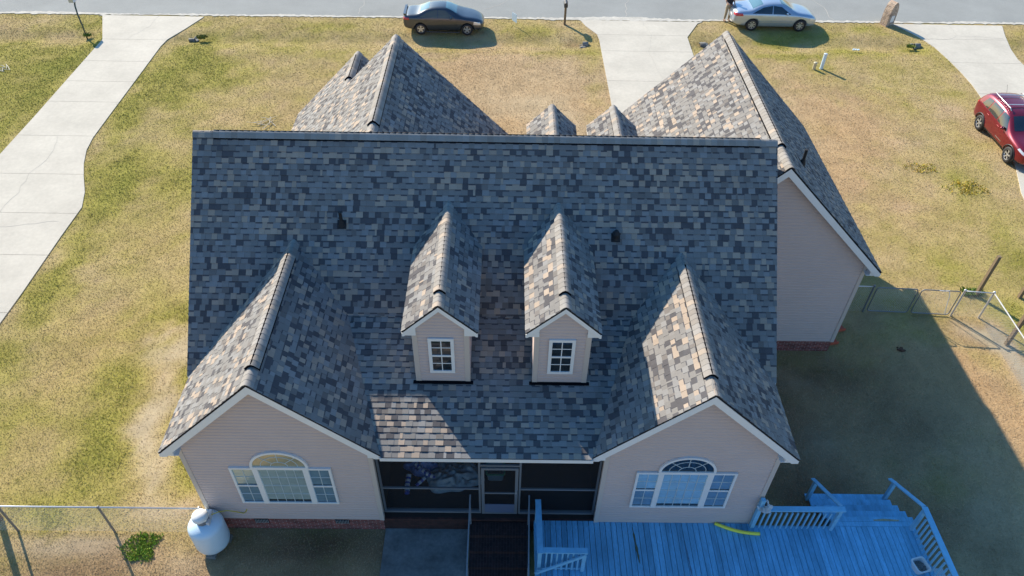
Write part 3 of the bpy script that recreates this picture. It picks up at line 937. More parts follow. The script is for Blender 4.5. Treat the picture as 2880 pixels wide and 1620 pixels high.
# dormers -------------------------------------------------------------------
def window_unit(root, x0, x1, z0, z1, y, grid=(2, 2), sash=True, fw=.075, pane='glassdark', frame_name='window', out=-1):
    """double-hung window in a wall facing -Y: frame mesh with pane as child"""
    mb = MB()
    yo, yi = y - .045, y + .0
    mb.box(x0, yo, z0, x0 + fw, yi, z1); mb.box(x1 - fw, yo, z0, x1, yi, z1)
    mb.box(x0 + fw, yo, z1 - fw, x1 - fw, yi, z1); mb.box(x0 + fw, yo, z0, x1 - fw, yi, z0 + fw)
    zm = (z0 + z1) / 2
    if sash:
        mb.box(x0 + fw, yo + .006, zm - .025, x1 - fw, yi, zm + .025)
    secs = [(z0 + fw, zm - .025), (zm + .025, z1 - fw)] if sash else [(z0 + fw, z1 - fw)]
    for a, b in secs:
        for i in range(1, grid[0]):
            xx = x0 + fw + (x1 - x0 - 2 * fw) * i / grid[0]
            mb.box(xx - .011, yo + .018, a, xx + .011, yi - .012, b)
        for i in range(1, grid[1]):
            zz = a + (b - a) * i / grid[1]
            mb.box(x0 + fw, yo + .0185, zz - .011, x1 - fw, yi - .0115, zz + .011)
    return mb, (x0 + fw, x1 - fw, z0 + fw, z1 - fw)

def dormer(xd, yface, zpk, hd, md, wx0, wx1, ywall, zbase, win, s=1, ydir=1):
    """s=1: looks towards -Y (near side), s=-1: looks towards the road"""
    zt = zpk - md * hd
    f = yn if s > 0 else yfz
    back = f(zt)
    N = (1, 0, 0) if s > 0 else (-1, 0, 0)
    mb = MB()
    if s > 0:
        siding_wall(mb, (0, ywall, 0), (1, 0, 0), [(wx0, zbase), (wx1, zbase), (wx1, zpk - md * (wx1 - xd) - TH), (xd, zpk - TH), (wx0, zpk - md * (xd - wx0) - TH)], lap=.10)
    else:
        siding_wall(mb, (0, ywall, 0), (-1, 0, 0), [(-wx1, zbase), (-wx0, zbase), (-wx0, zpk - md * (xd - wx0) - TH), (-xd, zpk - TH), (-wx1, zpk - md * (wx1 - xd) - TH)], lap=.10)
    ya, yb_ = sorted((ywall, back + .05 * s))
    siding_wall(mb, (wx0, 0, 0), (0, -1, 0), [(-yb_, zbase - .2), (-ya, zbase - .2), (-ya, zt + .02), (-yb_, zt + .02)], lap=.10)
    siding_wall(mb, (wx1, 0, 0), (0, 1, 0), [(yb_, zbase - .2), (ya, zbase - .2), (ya, zt + .02), (yb_, zt + .02)], lap=.10)
    w = mb.build('dormer', 'siding', house)
    mb = MB()
    yr_ = f(zpk) + .04 * s
    ye_ = back + .04 * s
    a, b = sorted((yface, ye_))
    sd = int(abs(xd) * 100 + s * 7)
    shingle_plane(mb, (xd - hd, b, zt), (xd - hd, a, zt), (1, 0, md), [(xd - hd, yface, zt), (xd - hd, ye_, zt), (xd, yr_, zpk), (xd, yface, zpk)], sd)
    shingle_plane(mb, (xd + hd, a, zt), (xd + hd, b, zt), (-1, 0, md), [(xd + hd, yface, zt), (xd + hd, ye_, zt), (xd, yr_, zpk), (xd, yface, zpk)], sd + 1)
    mb.build('dormer_roof', 'shingle', w, colattr=True)
    pa, pb = Vector((xd, yface, zpk)), Vector((xd, f(zpk) + .02 * s, zpk))
    v0, v1 = ((.12, .73) if s > 0 else (.25, .97))
    p, q = pa.lerp(pb, v0), pa.lerp(pb, v1)
    m_ = MB()
    for e0, e1, k_ in ((pa, p, 3), (q, pb, 4)):
        m2_ = MB(); ridge_caps(m2_, e0, e1, (-1, 0, -md), (1, 0, -md), .036, sd + k_, wid=.18); m2_.build('ridge_cap', 'shingle', w, colattr=True)
    m_.mi = 1; vent_body(m_, p, q, (-1, 0, -md), (1, 0, -md), .094, wid=.182); m_.mi = 0
    ridge_caps(m_, p, q, (-1, 0, -md), (1, 0, -md), .100, sd + 5, wid=.197)
    m_.build('ridge_vent', ['shingle', 'darkflash'], w, colattr=True)
    m_ = MB()
    rake(m_, xd, zpk, hd, zt, yface, out=-s, d0=.03, d1=.125, ywall=ywall)
    soffit(m_, xd, zpk, hd, zt, min(yface + .03 * s, ywall), max(yface + .03 * s, ywall))
    for q_, sg in ((xd - hd, 1), (xd + hd, -1)):
        m_.box(q_, min(yface + .03 * s, back), zt - .115, q_ + sg * .02, max(yface + .03 * s, back), zt - .035)
        m_.box(q_ + sg * .021, min(yface + .03 * s, back), zt - .114, q_ + sg * .17, max(yface + .03 * s, back), zt - .102)
    m_.build('fascia', 'white', w)
    for x, sg in ((wx0, -1), (wx1, 1)):
        m_ = MB()
        m_.box(x - sg * .085, ywall - .040 * s, zbase, x + sg * .034, ywall + .05 * s, zt - .05)
        m_.build('corner_board', 'corner', w)
    if win:
        mbw, (a, b, c, d_) = window_unit(w, *win, ywall - .028)
        mbw.build('window_frame', 'white', w)
        m_ = MB(); m_.box(a, ywall - .050, c, b, ywall - .032, d_); m_.build('window_pane', 'glassdark', w)
    m_ = MB()
    if s > 0: m_.box(wx0 - .10, ywall - .11, zbase - .03, wx1 + .10, ywall - .02, zbase + .012)
    else: m_.box(wx0 - .10, ywall + .02, zbase - .1, wx1 + .10, ywall + .17, zbase + .0)
    m_.build('flashing', 'darkflash', w)
    return w
dz = ZB - M2 * (YB - 11.368)
dormer(-1.402, 11.256, 6.877, .834, .969, -2.003, -.801, 11.368, dz, (-1.69, -1.11, 4.67, 5.82))
dormer(1.315, 11.256, 6.877, .834, .969, .711, 1.919, 11.368, dz, (1.013, 1.607, 4.678, 5.826))
dormer(1.358, 20.098, 6.683, .742, .969, .80, 1.916, 19.97, 4.15, None, s=-1)
dormer(3.193, 20.098, 6.683, .742, .969, 2.635, 3.75, 19.97, 4.15, None, s=-1)

# arched picture windows ------------------------------------------------------
gmat = mat('grille_behind_glass', (.46, .52, .53), rough=.4)
def picture_window(x0, x1, z0, z1, m0, m1, m2_, m3, ztop, pmat, arch_pane):
    """x0..x1 outer frame, m0..m1 left mullion, m2..m3 right mullion, arch over the centre light"""
    y = WALL_Y - .028
    fr = MB()
    yo, yi = y - .055, y
    fw = .055
    fr.box(x0, yo, z0, x0 + fw, yi, z1); fr.box(x1 - fw, yo, z0, x1, yi, z1)
    fr.box(m0, yo - .004, z0 + .0005, m1, yi, z1 - .0005); fr.box(m2_, yo - .004, z0 + .0005, m3, yi, z1 - .0005)
    for a, b in ((x0 + fw, m0), (m1, m2_), (m3, x1 - fw)):
        fr.box(a, yo, z1 - fw, b, yi, z1); fr.box(a, yo, z0, b, yi, z0 + fw)
    fr.box(m0 - .02, yo - .006, z1, m3 + .02, yi, z1 + .045)
    zm = z0 + (z1 - z0) * .50
    for a, b in ((x0 + fw, m0), (m3, x1 - fw)):
        fr.box(a, yo + .01, zm - .025, b, yi, zm + .025)
    # arch frame
    cx = (m0 + m3) / 2; rx = (m3 - m0) / 2 + .02; rz = ztop - z1 - .03; zb_ = z1 + .045
    n = 28
    def E(t, k): return (cx - math.cos(t) * (rx - k), zb_ + math.sin(t) * (rz - k))
    for i in range(n):
        t0, t1 = PI * i / n, PI * (i + 1) / n
        a, b, c, d_ = E(t0, 0), E(t1, 0), E(t1, .06), E(t0, .06)
        fr.prism([(p[0], yo, p[1]) for p in (a, b, c, d_)], (0, yi - yo, 0))
    w = fr.build('window', 'white', house)
    gr = MB()
    yg0, yg1 = yo + .022, yi - .014
    for a, b in ((x0 + fw, m0), (m3, x1 - fw)):
        for c, d_ in ((z0 + fw, zm - .025), (zm + .025, z1 - fw)):
            gr.box((a + b) / 2 - .009, yg0, c, (a + b) / 2 + .009, yg1, d_)
            gr.box(a, yg0 + .001, (c + d_) / 2 - .009, b, yg1 + .001, (c + d_) / 2 + .009)
    for i in range(1, 5):
        xx = m1 + (m2_ - m1) * i / 5
        gr.box(xx - .008, yg0, z0 + fw, xx + .008, yg1, z1 - fw)
    for i in range(1, 4):
        zz = z0 + fw + (z1 - z0 - 2 * fw) * i / 4
        gr.box(m1, yg0 + .001, zz - .008, m2_, yg1 + .001, zz + .008)
    for k in (1, 2, 3):
        t = PI * k / 4
        gr.bar((cx - math.cos(t) * rx * .30, (yg0 + yg1) / 2, zb_ + math.sin(t) * rz * .30), (cx - math.cos(t) * (rx - .06), (yg0 + yg1) / 2, zb_ + math.sin(t) * (rz - .06)), .018, .014, up=(0, 1, 0))
    for kk in (.30, .64):
        pts = [(cx - math.cos(PI * i / 14) * rx * kk, (yg0 + yg1) / 2, zb_ + math.sin(PI * i / 14) * rz * kk) for i in range(15)]
        gr.tube(pts, .011, 5)
    gr.build('window_grille', gmat, w)
    ym = y - .024
    def pane(poly, mname):
        m_ = MB(); m_.prism([(p[0], ym, p[1]) for p in poly], (0, .012, 0)); return m_.build('window_pane', mname, w)
    e = .001
    def light(a, b, c, d_, gap, mname):      # glazed light with blinds that stop short of the sill
        pane([(a - e, c + gap), (b + e, c + gap), (b + e, d_ + e), (a - e, d_ + e)], mname)
        pane([(a - e, c - e), (b + e, c - e), (b + e, c + gap - .001), (a - e, c + gap - .001)], 'glassdark')
    light(m1, m2_, z0 + fw, z1 - fw, .10, pmat)
    for a, b, top in ((x0 + fw, m0, pmat), (m3, x1 - fw, 'paneside')):
        light(a, b, z0 + fw, zm - .02, .035, 'paneside')
        light(a, b, zm - .018, z1 - fw, .085, top)
    pane([E(PI * i / n, .05) for i in range(n + 1)], arch_pane)
    # dark gap under the blinds
    return w
picture_window(-6.38, -4.005, 1.363, 2.895, -5.846, -5.715, -4.664, -4.528, 3.515, 'paneL', pane_mat('window_glass_arch', (.50, .44, .28), metal=.3))  # left arch: tan reflection painted into the glass colour
picture_window(3.17, 5.545, 1.356, 2.880, 3.69, 3.817, 4.858, 5.0, 3.49, 'paneR', 'glassdark')

# roof pipes ------------------------------------------------------------------
def pipe_vent(x, y, z, h, r, m, gm, cap=False):
    n = unit(gm)
    mb = MB()
    up = Vector((0, 0, 1))
    u = n.cross(up).normalized(); v = u.cross(n) * -1
    c = Vector((x, y, z)) + n * .022
    s_ = .11
    mb.prism([c + u * a * s_ + v * b * s_ for a, b in ((-1, -1), (1, -1), (1, 1), (-1, 1))], n * .006)
    mb.tube([c - up * .03, c + up * .05, c + up * .14], [r * 2.2, r * 1.7, r * 1.15], 12)
    if cap:
        mb.tube([c, c + up * h * .6, c + up * h], [r * 1.9, r * 1.9, r * .9], 14)
    else:
        mb.tube([c, c + up * h], r, 12)
    return mb.build('vent_pipe', m, roof)
pipe_vent(-4.02, 14.52, 6.435, .38, .042, 'black', (0, -M1, 1))
pipe_vent(2.73, 14.36, 6.27, .22, .05, 'black', (0, -M1, 1), cap=True)
p_ = pipe_vent(8.34, 17.83, ZG - MG * (8.34 - XG), .45, .045, 'black', (MG, 0, 1)); p_.parent = rg

# screened porch --------------------------------------------------------------
YP = 10.12
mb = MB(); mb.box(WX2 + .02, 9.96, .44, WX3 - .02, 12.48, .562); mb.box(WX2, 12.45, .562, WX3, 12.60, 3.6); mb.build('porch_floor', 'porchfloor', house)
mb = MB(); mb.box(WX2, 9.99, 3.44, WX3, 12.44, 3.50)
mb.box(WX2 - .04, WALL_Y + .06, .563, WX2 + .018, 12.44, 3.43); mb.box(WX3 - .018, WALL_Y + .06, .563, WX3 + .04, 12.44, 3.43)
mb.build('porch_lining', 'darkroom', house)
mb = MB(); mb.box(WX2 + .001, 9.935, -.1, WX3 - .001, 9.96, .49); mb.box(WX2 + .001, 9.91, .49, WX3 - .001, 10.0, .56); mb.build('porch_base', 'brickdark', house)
mb = MB()
def hb(x0, x1, z, t=.045, d=.05): mb.box(x0, YP - d / 2, z - t / 2, x1, YP + d / 2, z + t / 2)
def vb_(x, z0, z1, t=.05, d=.056): mb.box(x - t / 2, YP - d / 2, z0, x + t / 2, YP + d / 2, z1)
hb(WX2 + .02, -.54, 1.68); hb(.44, WX3 - .02, 1.675)
hb(WX2 + .02, -.54, .62, .07, .09); hb(.44, WX3 - .02, .60, .07, .09)
for x in (WX2 + .05, -.545, .445, WX3 - .05): vb_(x, .5625, 3.45)
hb(-.52, .42, 2.70, .05)
mb.build('porch_frame', 'alu', house)
mb = MB()
for a, b, c, d_ in ((WX2 + .08, -.57, .65, 1.655), (WX2 + .08, -.57, 1.705, 3.44), (.47, WX3 - .08, .64, 1.65), (.47, WX3 - .08, 1.70, 3.44)):
    mb.face([(a, YP, c), (b, YP, c), (b, YP, d_), (a, YP, d_)])
mb.build('porch_screen', 'screen', house)
mb = MB()
x0, x1, z0, z1 = -.50, .40, .60, 2.655
yd = YP - .045
mb.box(x0, yd - .02, z0, x0 + .075, yd + .02, z1); mb.box(x1 - .075, yd - .02, z0, x1, yd + .02, z1)
mb.box(x0 + .075, yd - .02, z1 - .075, x1 - .075, yd + .02, z1); mb.box(x0 + .075, yd - .02, z0, x1 - .075, yd + .02, z0 + .06)
mb.box(x0 + .075, yd - .015, 1.53, x1 - .075, yd + .015, 1.575)
door = mb.build('door', 'alu', house)
mb = MB(); mb.box(x0 + .075, yd - .008, z0 + .06, x1 - .075, yd + .008, 1.03); mb.build('kick_panel', mat('door_panel', (.13, .16, .24), rough=.4), door)
mb = MB(); mb.box(x1 - .06, yd - .06, 1.60, x1 - .03, yd - .021, 1.72); mb.build('door_handle', 'galv', door)
mb = MB()
mb.face([(x0 + .075, yd, 1.03), (x1 - .075, yd, 1.03), (x1 - .075, yd, 1.53), (x0 + .075, yd, 1.53)])
mb.face([(x0 + .075, yd, 1.575), (x1 - .075, yd, 1.575), (x1 - .075, yd, z1 - .075), (x0 + .075, yd, z1 - .075)])
mb.build('door_screen', 'screen', door)
# road-side doors and windows
mb = MB(); mb.box(4.9, 23.86, .03, 9.9, 23.89, 2.4)
for k in range(1, 5): mb.box(4.9, 23.885, .03 + k * .474 - .01, 9.9, 23.895, .03 + k * .474 + .01)
mb.build('garage_door', 'white', house)
mb = MB(); mb.box(1.2, 20.11, .56, 2.2, 20.15, 2.65); mb.build('front_door', mat('door_red', (.22, .03, .03), rough=.4), house)
for x in (-6.2, -4.6, -1.9, 2.6):
    y = 23.81 if x < -3 else (21.46 if x < 0 else 20.13)
    mb = MB(); mb.box(x, y, 1.2, x + 1.0, y + .03, 2.8); f_ = mb.build('window', 'white', house)
    mb = MB(); mb.box(x + .07, y + .031, 1.27, x + .93, y + .036, 2.73); mb.build('window_pane', 'glassdark', f_)

# brick steps and hand rails ----------------------------------------------------
mb = MB()
for k, (ya, yb_) in enumerate(((9.55, 9.909), (9.18, 9.55), (8.82, 9.18), (8.46, 8.82))):
    z = .44 - .12 * k
    mb.box(-.80, ya - (.012 if k < 3 else 0), -.1, .68, yb_, z)
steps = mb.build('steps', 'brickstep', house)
for x in (-.80, .665):
    mb = MB()
    mb.bar((x + .02, 10.05, 1.50), (x, 8.50, 1.0), .035, .035)
    mb.bar((x, 8.50, 1.02), (x, 8.50, .1), .04, .04, up=(0, 1, 0))
    mb.bar((x + .02, 9.86, 1.44), (x + .02, 9.86, .42), .035, .035, up=(0, 1, 0))
    mb.bar((x, 8.50, 1.0), (x, 7.3, .62), .035, .035)
    mb.bar((x, 7.3, .62), (x, 7.3, .0), .035, .035, up=(0, 1, 0))
    mb.build('hand_rail', 'alu', steps)

# ------------------------------------------------------------------ deck
deck = thing('deck', 'blue painted wooden deck with railings and side stairs behind the house', 'deck')
mb = MB()
rd = random.Random(9)
x = .83
while x < 10.60:
    k = rd.uniform(.86, 1.12); kc = (.165 * k, .42 * k, .62 * k)
    y1 = 10.075 if x < 2.3 else (9.885 if x < 6.37 else (9.835))
    mb.box(x + .006, 5.6, .505, min(x + .134, 10.62), y1, .54 + rd.uniform(-.0015, .0015), kc)
    x += .14
mb.build('decking', 'deck', deck, colattr=True)
mb = MB()
for i, (ya, yb_, z, xa, xb) in enumerate(((9.842, 9.972, .54, 8.50, 10.66), (9.978, 10.115, .54, 8.50, 10.66), (10.145, 10.365, .40, 8.42, 10.62), (10.40, 10.615, .265, 8.36, 10.56), (10.65, 10.865, .13, 8.30, 10.50), (10.90, 11.09, .03, 8.27, 10.44))):
    k = rd.uniform(.9, 1.08)
    mb.box(xa, ya, z - .036 - (i * .0007), xb, yb_, z, (.165 * k, .42 * k, .62 * k))
for xx in (8.55, 9.5, 10.40):
    mb.prism([(xx, 9.85, .49), (xx, 9.97, .49), (xx, 10.10, .36), (xx, 10.88, .0), (xx, 10.6, -.04), (xx, 9.85, .18)], (.04, 0, 0), (.07, .18, .28))
mb.build('stairs', 'deck', deck, colattr=True)
mb = MB()
mb.box(.835, 5.6, .34, .87, 10.07, .503); mb.box(10.58, 5.6, .34, 10.615, 9.83, .503); mb.box(6.42, 9.80, .34, 8.45, 9.832, .503)
mb.box(.871, 5.6, .345, 10.579, 5.64, .503); mb.box(.871, 9.76, .345, 10.579, 9.80, .503)
mb.build('deck_frame', 'deckrail', deck)
for px in (1.0, 6.0, 10.45):
    for py in (6.2, 7.9, 9.5):
        mb = MB(); mb.box(px, py, -.05, px + .09, py + .09, .50); mb.build('footing_post', 'deckrail', deck)
def stain(pts, w, m_, name, seed, z=.5435):
    r2 = random.Random(seed); mb_ = MB()
    n = 14
    L_, R_ = [], []
    for i in range(n + 1):
        t = i / n; x = pts[0][0] + (pts[1][0] - pts[0][0]) * t; y = pts[0][1] + (pts[1][1] - pts[0][1]) * t
        ww = w * math.sin(PI * min(1, max(.04, t))) ** .5 * r2.uniform(.4, 1.1)
        L_.append((x - ww, y, z)); R_.append((x + ww * r2.uniform(.5, 1), y, z))
    for i in range(n): mb_.face([L_[i + 1], R_[i + 1], R_[i], L_[i]])
    mb_.build(name, m_, deck)
stain([(3.34, 9.75), (3.42, 8.75)], .035, mat('moss_stain', (.10, .11, .06), rough=1, n_scale=30, n_amt=.6), 'moss_patch', 4)
stain([(4.62, 9.4), (4.66, 8.3)], .02, mat('worn_board', (.10, .17, .25), rough=1, n_scale=20, n_amt=.4), 'worn_patch', 6)
m_w = MB(); m_w.face([(9.62, 9.995, .5425), (10.25, 9.99, .5425), (10.30, 10.03, .5425), (9.9, 10.06, .5425), (9.6, 10.03, .5425)]); m_w.build('worn_patch', mat('bare_wood', (.34, .31, .20), rough=1, n_scale=25, n_amt=.5), deck)
def rail_cap(a, b, w=.14, name='rail_cap'):
    m_ = MB(); m_.bar(a, b, w, .036); return m_.build(name, 'deckrail', deck)
def post(x, y, z0, z1, w=.09):
    m_ = MB(); m_.box(x - w / 2, y - w / 2, z0, x + w / 2, y + w / 2, z1); return m_.build('post', 'deckrail', deck)
bal_me = None
def baluster(x, y, z0=.56, z1=1.47):
    global bal_me
    if bal_me is None:
        m_ = MB(); m_.box(-.019, -.019, 0, .019, .019, z1 - z0)
        o = m_.build('baluster', 'deckrail', deck); bal_me = o.data
    else:
        o = bpy.data.objects.new('baluster', bal_me); C.objects.link(o); o.parent = deck
    o.location = (x, y, z0)
ZT = 1.50
rail_cap((.905, 9.93, ZT), (.925, 8.515, ZT)); rail_cap((.998, 8.60, ZT - .001), (2.04, 8.59, ZT - .001))
post(.92, 8.60, .2, ZT - .02); post(1.98, 8.60, .2, ZT - .022); post(.90, 9.88, .54, ZT - .02)
for i in range(7): baluster(1.08 + i * .128, 8.60)
for i in range(8): baluster(.91, 8.76 + i * .135)
m_ = MB(); m_.bar((.84, 8.46, .62), (2.0, 8.53, 1.40), .035, .09, up=(0, 0, 1)); m_.build('brace', 'deckrail', deck)
m_ = MB(); m_.box(.96, 8.585, .60, 1.94, 8.615, .64); m_.build('bottom_rail', 'deckrail', deck)
# rail along the back of the stairs side
rail_cap((6.45, 9.74, ZT), (8.49, 9.75, ZT)); post(6.385, 9.785, .54, 1.86, .10); post(8.40, 9.75, .2, ZT - .02)
for i in range(13): baluster(6.56 + i * .139, 9.77, .36)
rail_cap((8.43, 9.83, ZT - .02), (8.24, 11.03, .86), .10, 'stair_rail'); post(8.30, 10.93, -.05, .86)
rail_cap((10.50, 9.86, ZT - .02), (10.30, 11.05, .86), .10, 'stair_rail'); post(10.40, 10.94, -.05, .86)
rail_cap((10.49, 9.84, ZT), (10.50, 5.6, ZT)); post(10.49, 9.77, .2, ZT - .02); post(10.50, 7.9, .2, ZT - .02)
for i in range(22): baluster(10.53, 9.62 - i * .14, .36)

# things on the deck
mb = MB()
pts = [Vector((5.46, 9.86, .58)).lerp(Vector((6.55, 9.58, .58)), t / 10) + Vector((0, -.07 * math.sin(PI * t / 10), 0)) for t in range(11)]
mb.tube(pts, .042, 10)
tag(mb.build('pool_noodle', 'yellow', smooth=True), 'yellow foam pool noodle lying on the blue deck by the wall', 'pool noodle')

def rounded_rect(cx, cy, w, d, rr, n=5, rot=0):
    out = []
    for qx, qy, a0 in ((1, 1, 0), (-1, 1, 90), (-1, -1, 180), (1, -1, 270)):
        for k in range(n + 1):
            t = R(a0 + 90 * k / n)
            x_, y_ = qx * (w / 2 - rr) + rr * math.cos(t), qy * (d / 2 - rr) + rr * math.sin(t)
            out.append((cx + x_ * math.cos(rot) - y_ * math.sin(rot), cy + x_ * math.sin(rot) + y_ * math.cos(rot)))
    return out
def tub(mb, cx, cy, z0, h, w0, w1, d0, d1, rr, th=.018, rot=0):
    a = rounded_rect(cx, cy, w0, d0, rr, rot=rot); b = rounded_rect(cx, cy, w1, d1, rr, rot=rot)
    c = rounded_rect(cx, cy, w1 + .03, d1 + .03, rr, rot=rot); d_ = rounded_rect(cx, cy, w1 - 2 * th, d1 - 2 * th, rr * .85, rot=rot)
    e = rounded_rect(cx, cy, w0 - 2 * th, d0 - 2 * th, rr * .85, rot=rot)
    n = len(a)
    vs = []
    for ring, z in ((a, z0), (b, z0 + h - .03), (c, z0 + h - .03), (c, z0 + h), (d_, z0 + h), (e, z0 + .03)):
        vs += [(p[0], p[1], z) for p in ring]
    fs = [tuple(range(n - 1, -1, -1))]
    for r_ in range(5):
        for k in range(n):
            k2 = (k + 1) % n
            fs.append((r_ * n + k, r_ * n + k2, (r_ + 1) * n + k2, (r_ + 1) * n + k))
    fs.append(tuple(5 * n + k for k in range(n)))
    mb.add(vs, fs)
t_ = thing('planter', 'white square tub of pebbles standing at the deck railing', 'planter', (10.24, 8.70, .54))
mb = MB(); tub(mb, 0, 0, 0, .24, .24, .33, .26, .36, .07, rot=.25); mb.build('tub', mat('planter_plastic', (.62, .64, .66), rough=.5), t_)
mb = MB(); rd = random.Random(4)
bmx = bmesh.new()
for k in range(90):
    a, r_ = rd.uniform(0, 2 * PI), .13 * math.sqrt(rd.random())
    bmesh.ops.create_icosphere(bmx, subdivisions=1, radius=rd.uniform(.012, .022), matrix=Matrix.Translation((r_ * math.cos(a), r_ * math.sin(a), .16 + rd.uniform(0, .012))) @ Matrix.Diagonal((1.2, .9, .6, 1)))
bmesh.ops.create_circle(bmx, cap_ends=True, segments=20, radius=.135, matrix=Matrix.Translation((0, 0, .155)))
me = bpy.data.meshes.new('pebbles'); bmx.to_mesh(me); bmx.free(); me.materials.append(mat('pebble_mix', (.16, .15, .14), rough=.8, n_scale=30, n_amt=.9))
o = bpy.data.objects.new('pebbles', me); C.objects.link(o); o.parent = t_; tag(o, kind='stuff')
t_ = thing('storage_box', 'small grey lidded box outside the deck railing beside the pebble tub', 'box', (10.78, 8.55, 0))
mb = MB(); mb.box(-.12, -.2, 0, .12, .2, .42); mb.build('box_body', 'deckrail', t_)
mb = MB(); mb.box(-.14, -.22, .421, .14, .22, .46); mb.build('lid', mat('pale_plastic', (.42, .46, .50), rough=.5), t_)

# ruffled ornament on the tall post
t_ = thing('garden_ornament', 'white ruffled solar flower light on the deck corner post', 'ornament', (6.47, 9.76, 1.52))
mb = MB()
rd = random.Random(3)
for k in range(3):
    n = 36
    ring = []
    for i in range(n):
        a = 2 * PI * i / n
        rr = (.185 - .05 * k) * (1 + .10 * math.cos(6 * a + k))
        ring.append((rr * math.cos(a), rr * math.sin(a), .06 + .06 * k + .035 * math.cos(6 * a + k)))
    c = (0, 0, .015 + .055 * k)
    for i in range(n): mb.face([c, ring[i], ring[(i + 1) % n]])
    for i in range(n): mb.face([(c[0], c[1], c[2] - .012), (ring[(i + 1) % n][0], ring[(i + 1) % n][1], ring[(i + 1) % n][2] - .014), (ring[i][0], ring[i][1], ring[i][2] - .014)])
mb.build('petals', 'white', t_)
mb = MB(); mb.lathe([(0, 0), (.05, 0), (.05, .05), (.03, .22), (.0, .24)], (0, 0, .0), 14); mb.build('lamp_core', 'blackplastic', t_)

# ------------------------------------------------------------------ inside the porch
t_ = thing('deflated_inflatable', 'heap of deflated inflatable decoration with blue and white striped arms in the porch', 'inflatable', (-1.75, 11.25, .565))
def crumple(cx, cy, rx, ry, h, seed, mt, name, n=60, rot=0.0):
    def hgt(u, v):
        rr = math.hypot(u, v)
        e = max(0, 1 - rr ** 2.2)
        q = float(vnoise(np.array([u * 3 + seed]), np.array([v * 3 - seed]), .95, 1)[0]) * .6 + float(vnoise(np.array([u * 3 - seed]), np.array([v * 3 + seed]), .38, 3)[0]) * .4
        return h * math.sqrt(e) * (.35 + 1.1 * q) if e > 0 else 0
    vs, fs = [], []
    for i in range(n + 1):
        for j in range(n + 1):
            u, v = -1 + 2 * i / n, -1 + 2 * j / n
            k = max(abs(u), abs(v)) / max(1e-6, math.hypot(u, v)) if (u or v) else 1
            u2, v2 = u * k, v * k
            wob = 1 + .12 * math.sin(3 * math.atan2(v2, u2) + seed) + .06 * math.sin(7 * math.atan2(v2, u2) + 2 * seed)
            X, Y = u2 * rx * wob, v2 * ry * wob
            vs.append((cx + X * math.cos(rot) - Y * math.sin(rot), cy + X * math.sin(rot) + Y * math.cos(rot), .004 + hgt(u2, v2)))
    for i in range(n):
        for j in range(n):
            a = i * (n + 1) + j
            fs.append((a, a + n + 1, a + n + 2, a + 1))
    m_ = MB(); m_.add(vs, fs)
    return m_.build(name, mt, t_, smooth=True)
crumple(.45, -.05, .75, .55, .32, 2.0, mat('silver_nylon', (.30, .38, .42), rough=.3, n_scale=4, n_amt=.5), 'nylon_body')
crumple(-.35, .25, .50, .40, .34, 5.0, mat('blue_nylon', (.10, .18, .42), rough=.4, n_scale=6, n_amt=.5), 'nylon_body')
crumple(.75, .55, .55, .35, .45, 8.0, mat('green_nylon', (.06, .14, .07), rough=.4, n_scale=6, n_amt=.5), 'nylon_body')
m_nw, m_nb = mat('white_nylon', (.75, .75, .78), rough=.5), mat('royal_nylon', (.05, .09, .42), rough=.5)
def striped(pts, r, name='striped_arm'):
    m_ = MB()
    P = [Vector(p) for p in pts]
    segs = []
    for a, b in zip(P[:-1], P[1:]):
        n = max(1, int((b - a).length / .062))
        for i in range(n): segs.append((a.lerp(b, i / n), a.lerp(b, (i + 1) / n)))
    for k, (a, b) in enumerate(segs):
        m_.mi = k % 2
        rr = r * (.92 if k % 2 else 1.0)
        m_.tube([a, b], rr, 10)
    return m_.build(name, [m_nw, m_nb], t_, smooth=False)
striped([(-.55, .15, .22), (-.25, -.12, .20), (.12, -.30, .16), (.32, -.30, .14)], .058)
striped([(-.72, -.15, .16), (-.74, -.40, .10), (-.72, -.66, .075)], .07)
striped([(-.30, -.20, .10), (-.50, -.42, .08)], .05)
striped([(-1.05, .62, .30), (-.75, .58, .28), (-.45, .52, .26)], .07)
t_ = thing('storage_tote', 'clear plastic tote with green rim behind the screen door', 'storage bin', (-.17, 11.2, .563))
mb = MB(); tub(mb, 0, 0, 0, .34, .40, .46, .30, .36, .05); mb.build('tote_body', mat('clear_plastic', (.22, .32, .36), rough=.3), t_)
mb = MB()
a = rounded_rect(0, 0, .52, .42, .06); b = rounded_rect(0, 0, .44, .34, .05)
for k in range(len(a)):
    k2 = (k + 1) % len(a)
    mb.face([(*a[k], .36), (*a[k2], .36), (*b[k2], .365), (*b[k], .365)])
    mb.face([(*a[k], .33), (*a[k2], .33), (*a[k2], .36), (*a[k], .36)])
mb.build('tote_rim', mat('green_plastic', (.05, .28, .16), rough=.4), t_)

# ------------------------------------------------------------------ gas tank
t_ = thing('propane_tank', 'white upright propane tank on blocks at the house corner', 'gas tank', (-7.28, 9.44, 0))
mb = MB()
r_ = .425
prof = [(.0, .10), (.18, .105), (.32, .15), (.40, .23), (r_, .34), (r_, .98)]
for k in range(1, 9):
    a = R(90 * k / 8); prof.append((max(.001, r_ * math.cos(a)), .98 + .26 * math.sin(a)))
mb.lathe(prof, (0, 0, 0), 48)
mb.build('tank_body', 'tank', t_, smooth=True)
mb = MB()
mb.lathe([(.155, 1.20), (.165, 1.22), (.165, 1.34), (.155, 1.345)], (.0, -.0, 0), 32); mb.build('collar', 'galvdark', t_, smooth=False)
mb = MB()
pr = [(.190, 1.350), (.192, 1.40), (.175, 1.45), (.13, 1.49), (.06, 1.515), (.001, 1.52)]
mb.lathe(pr, (-.02, -.02, .05), 32); mb.build('lid', 'white', t_, smooth=True)
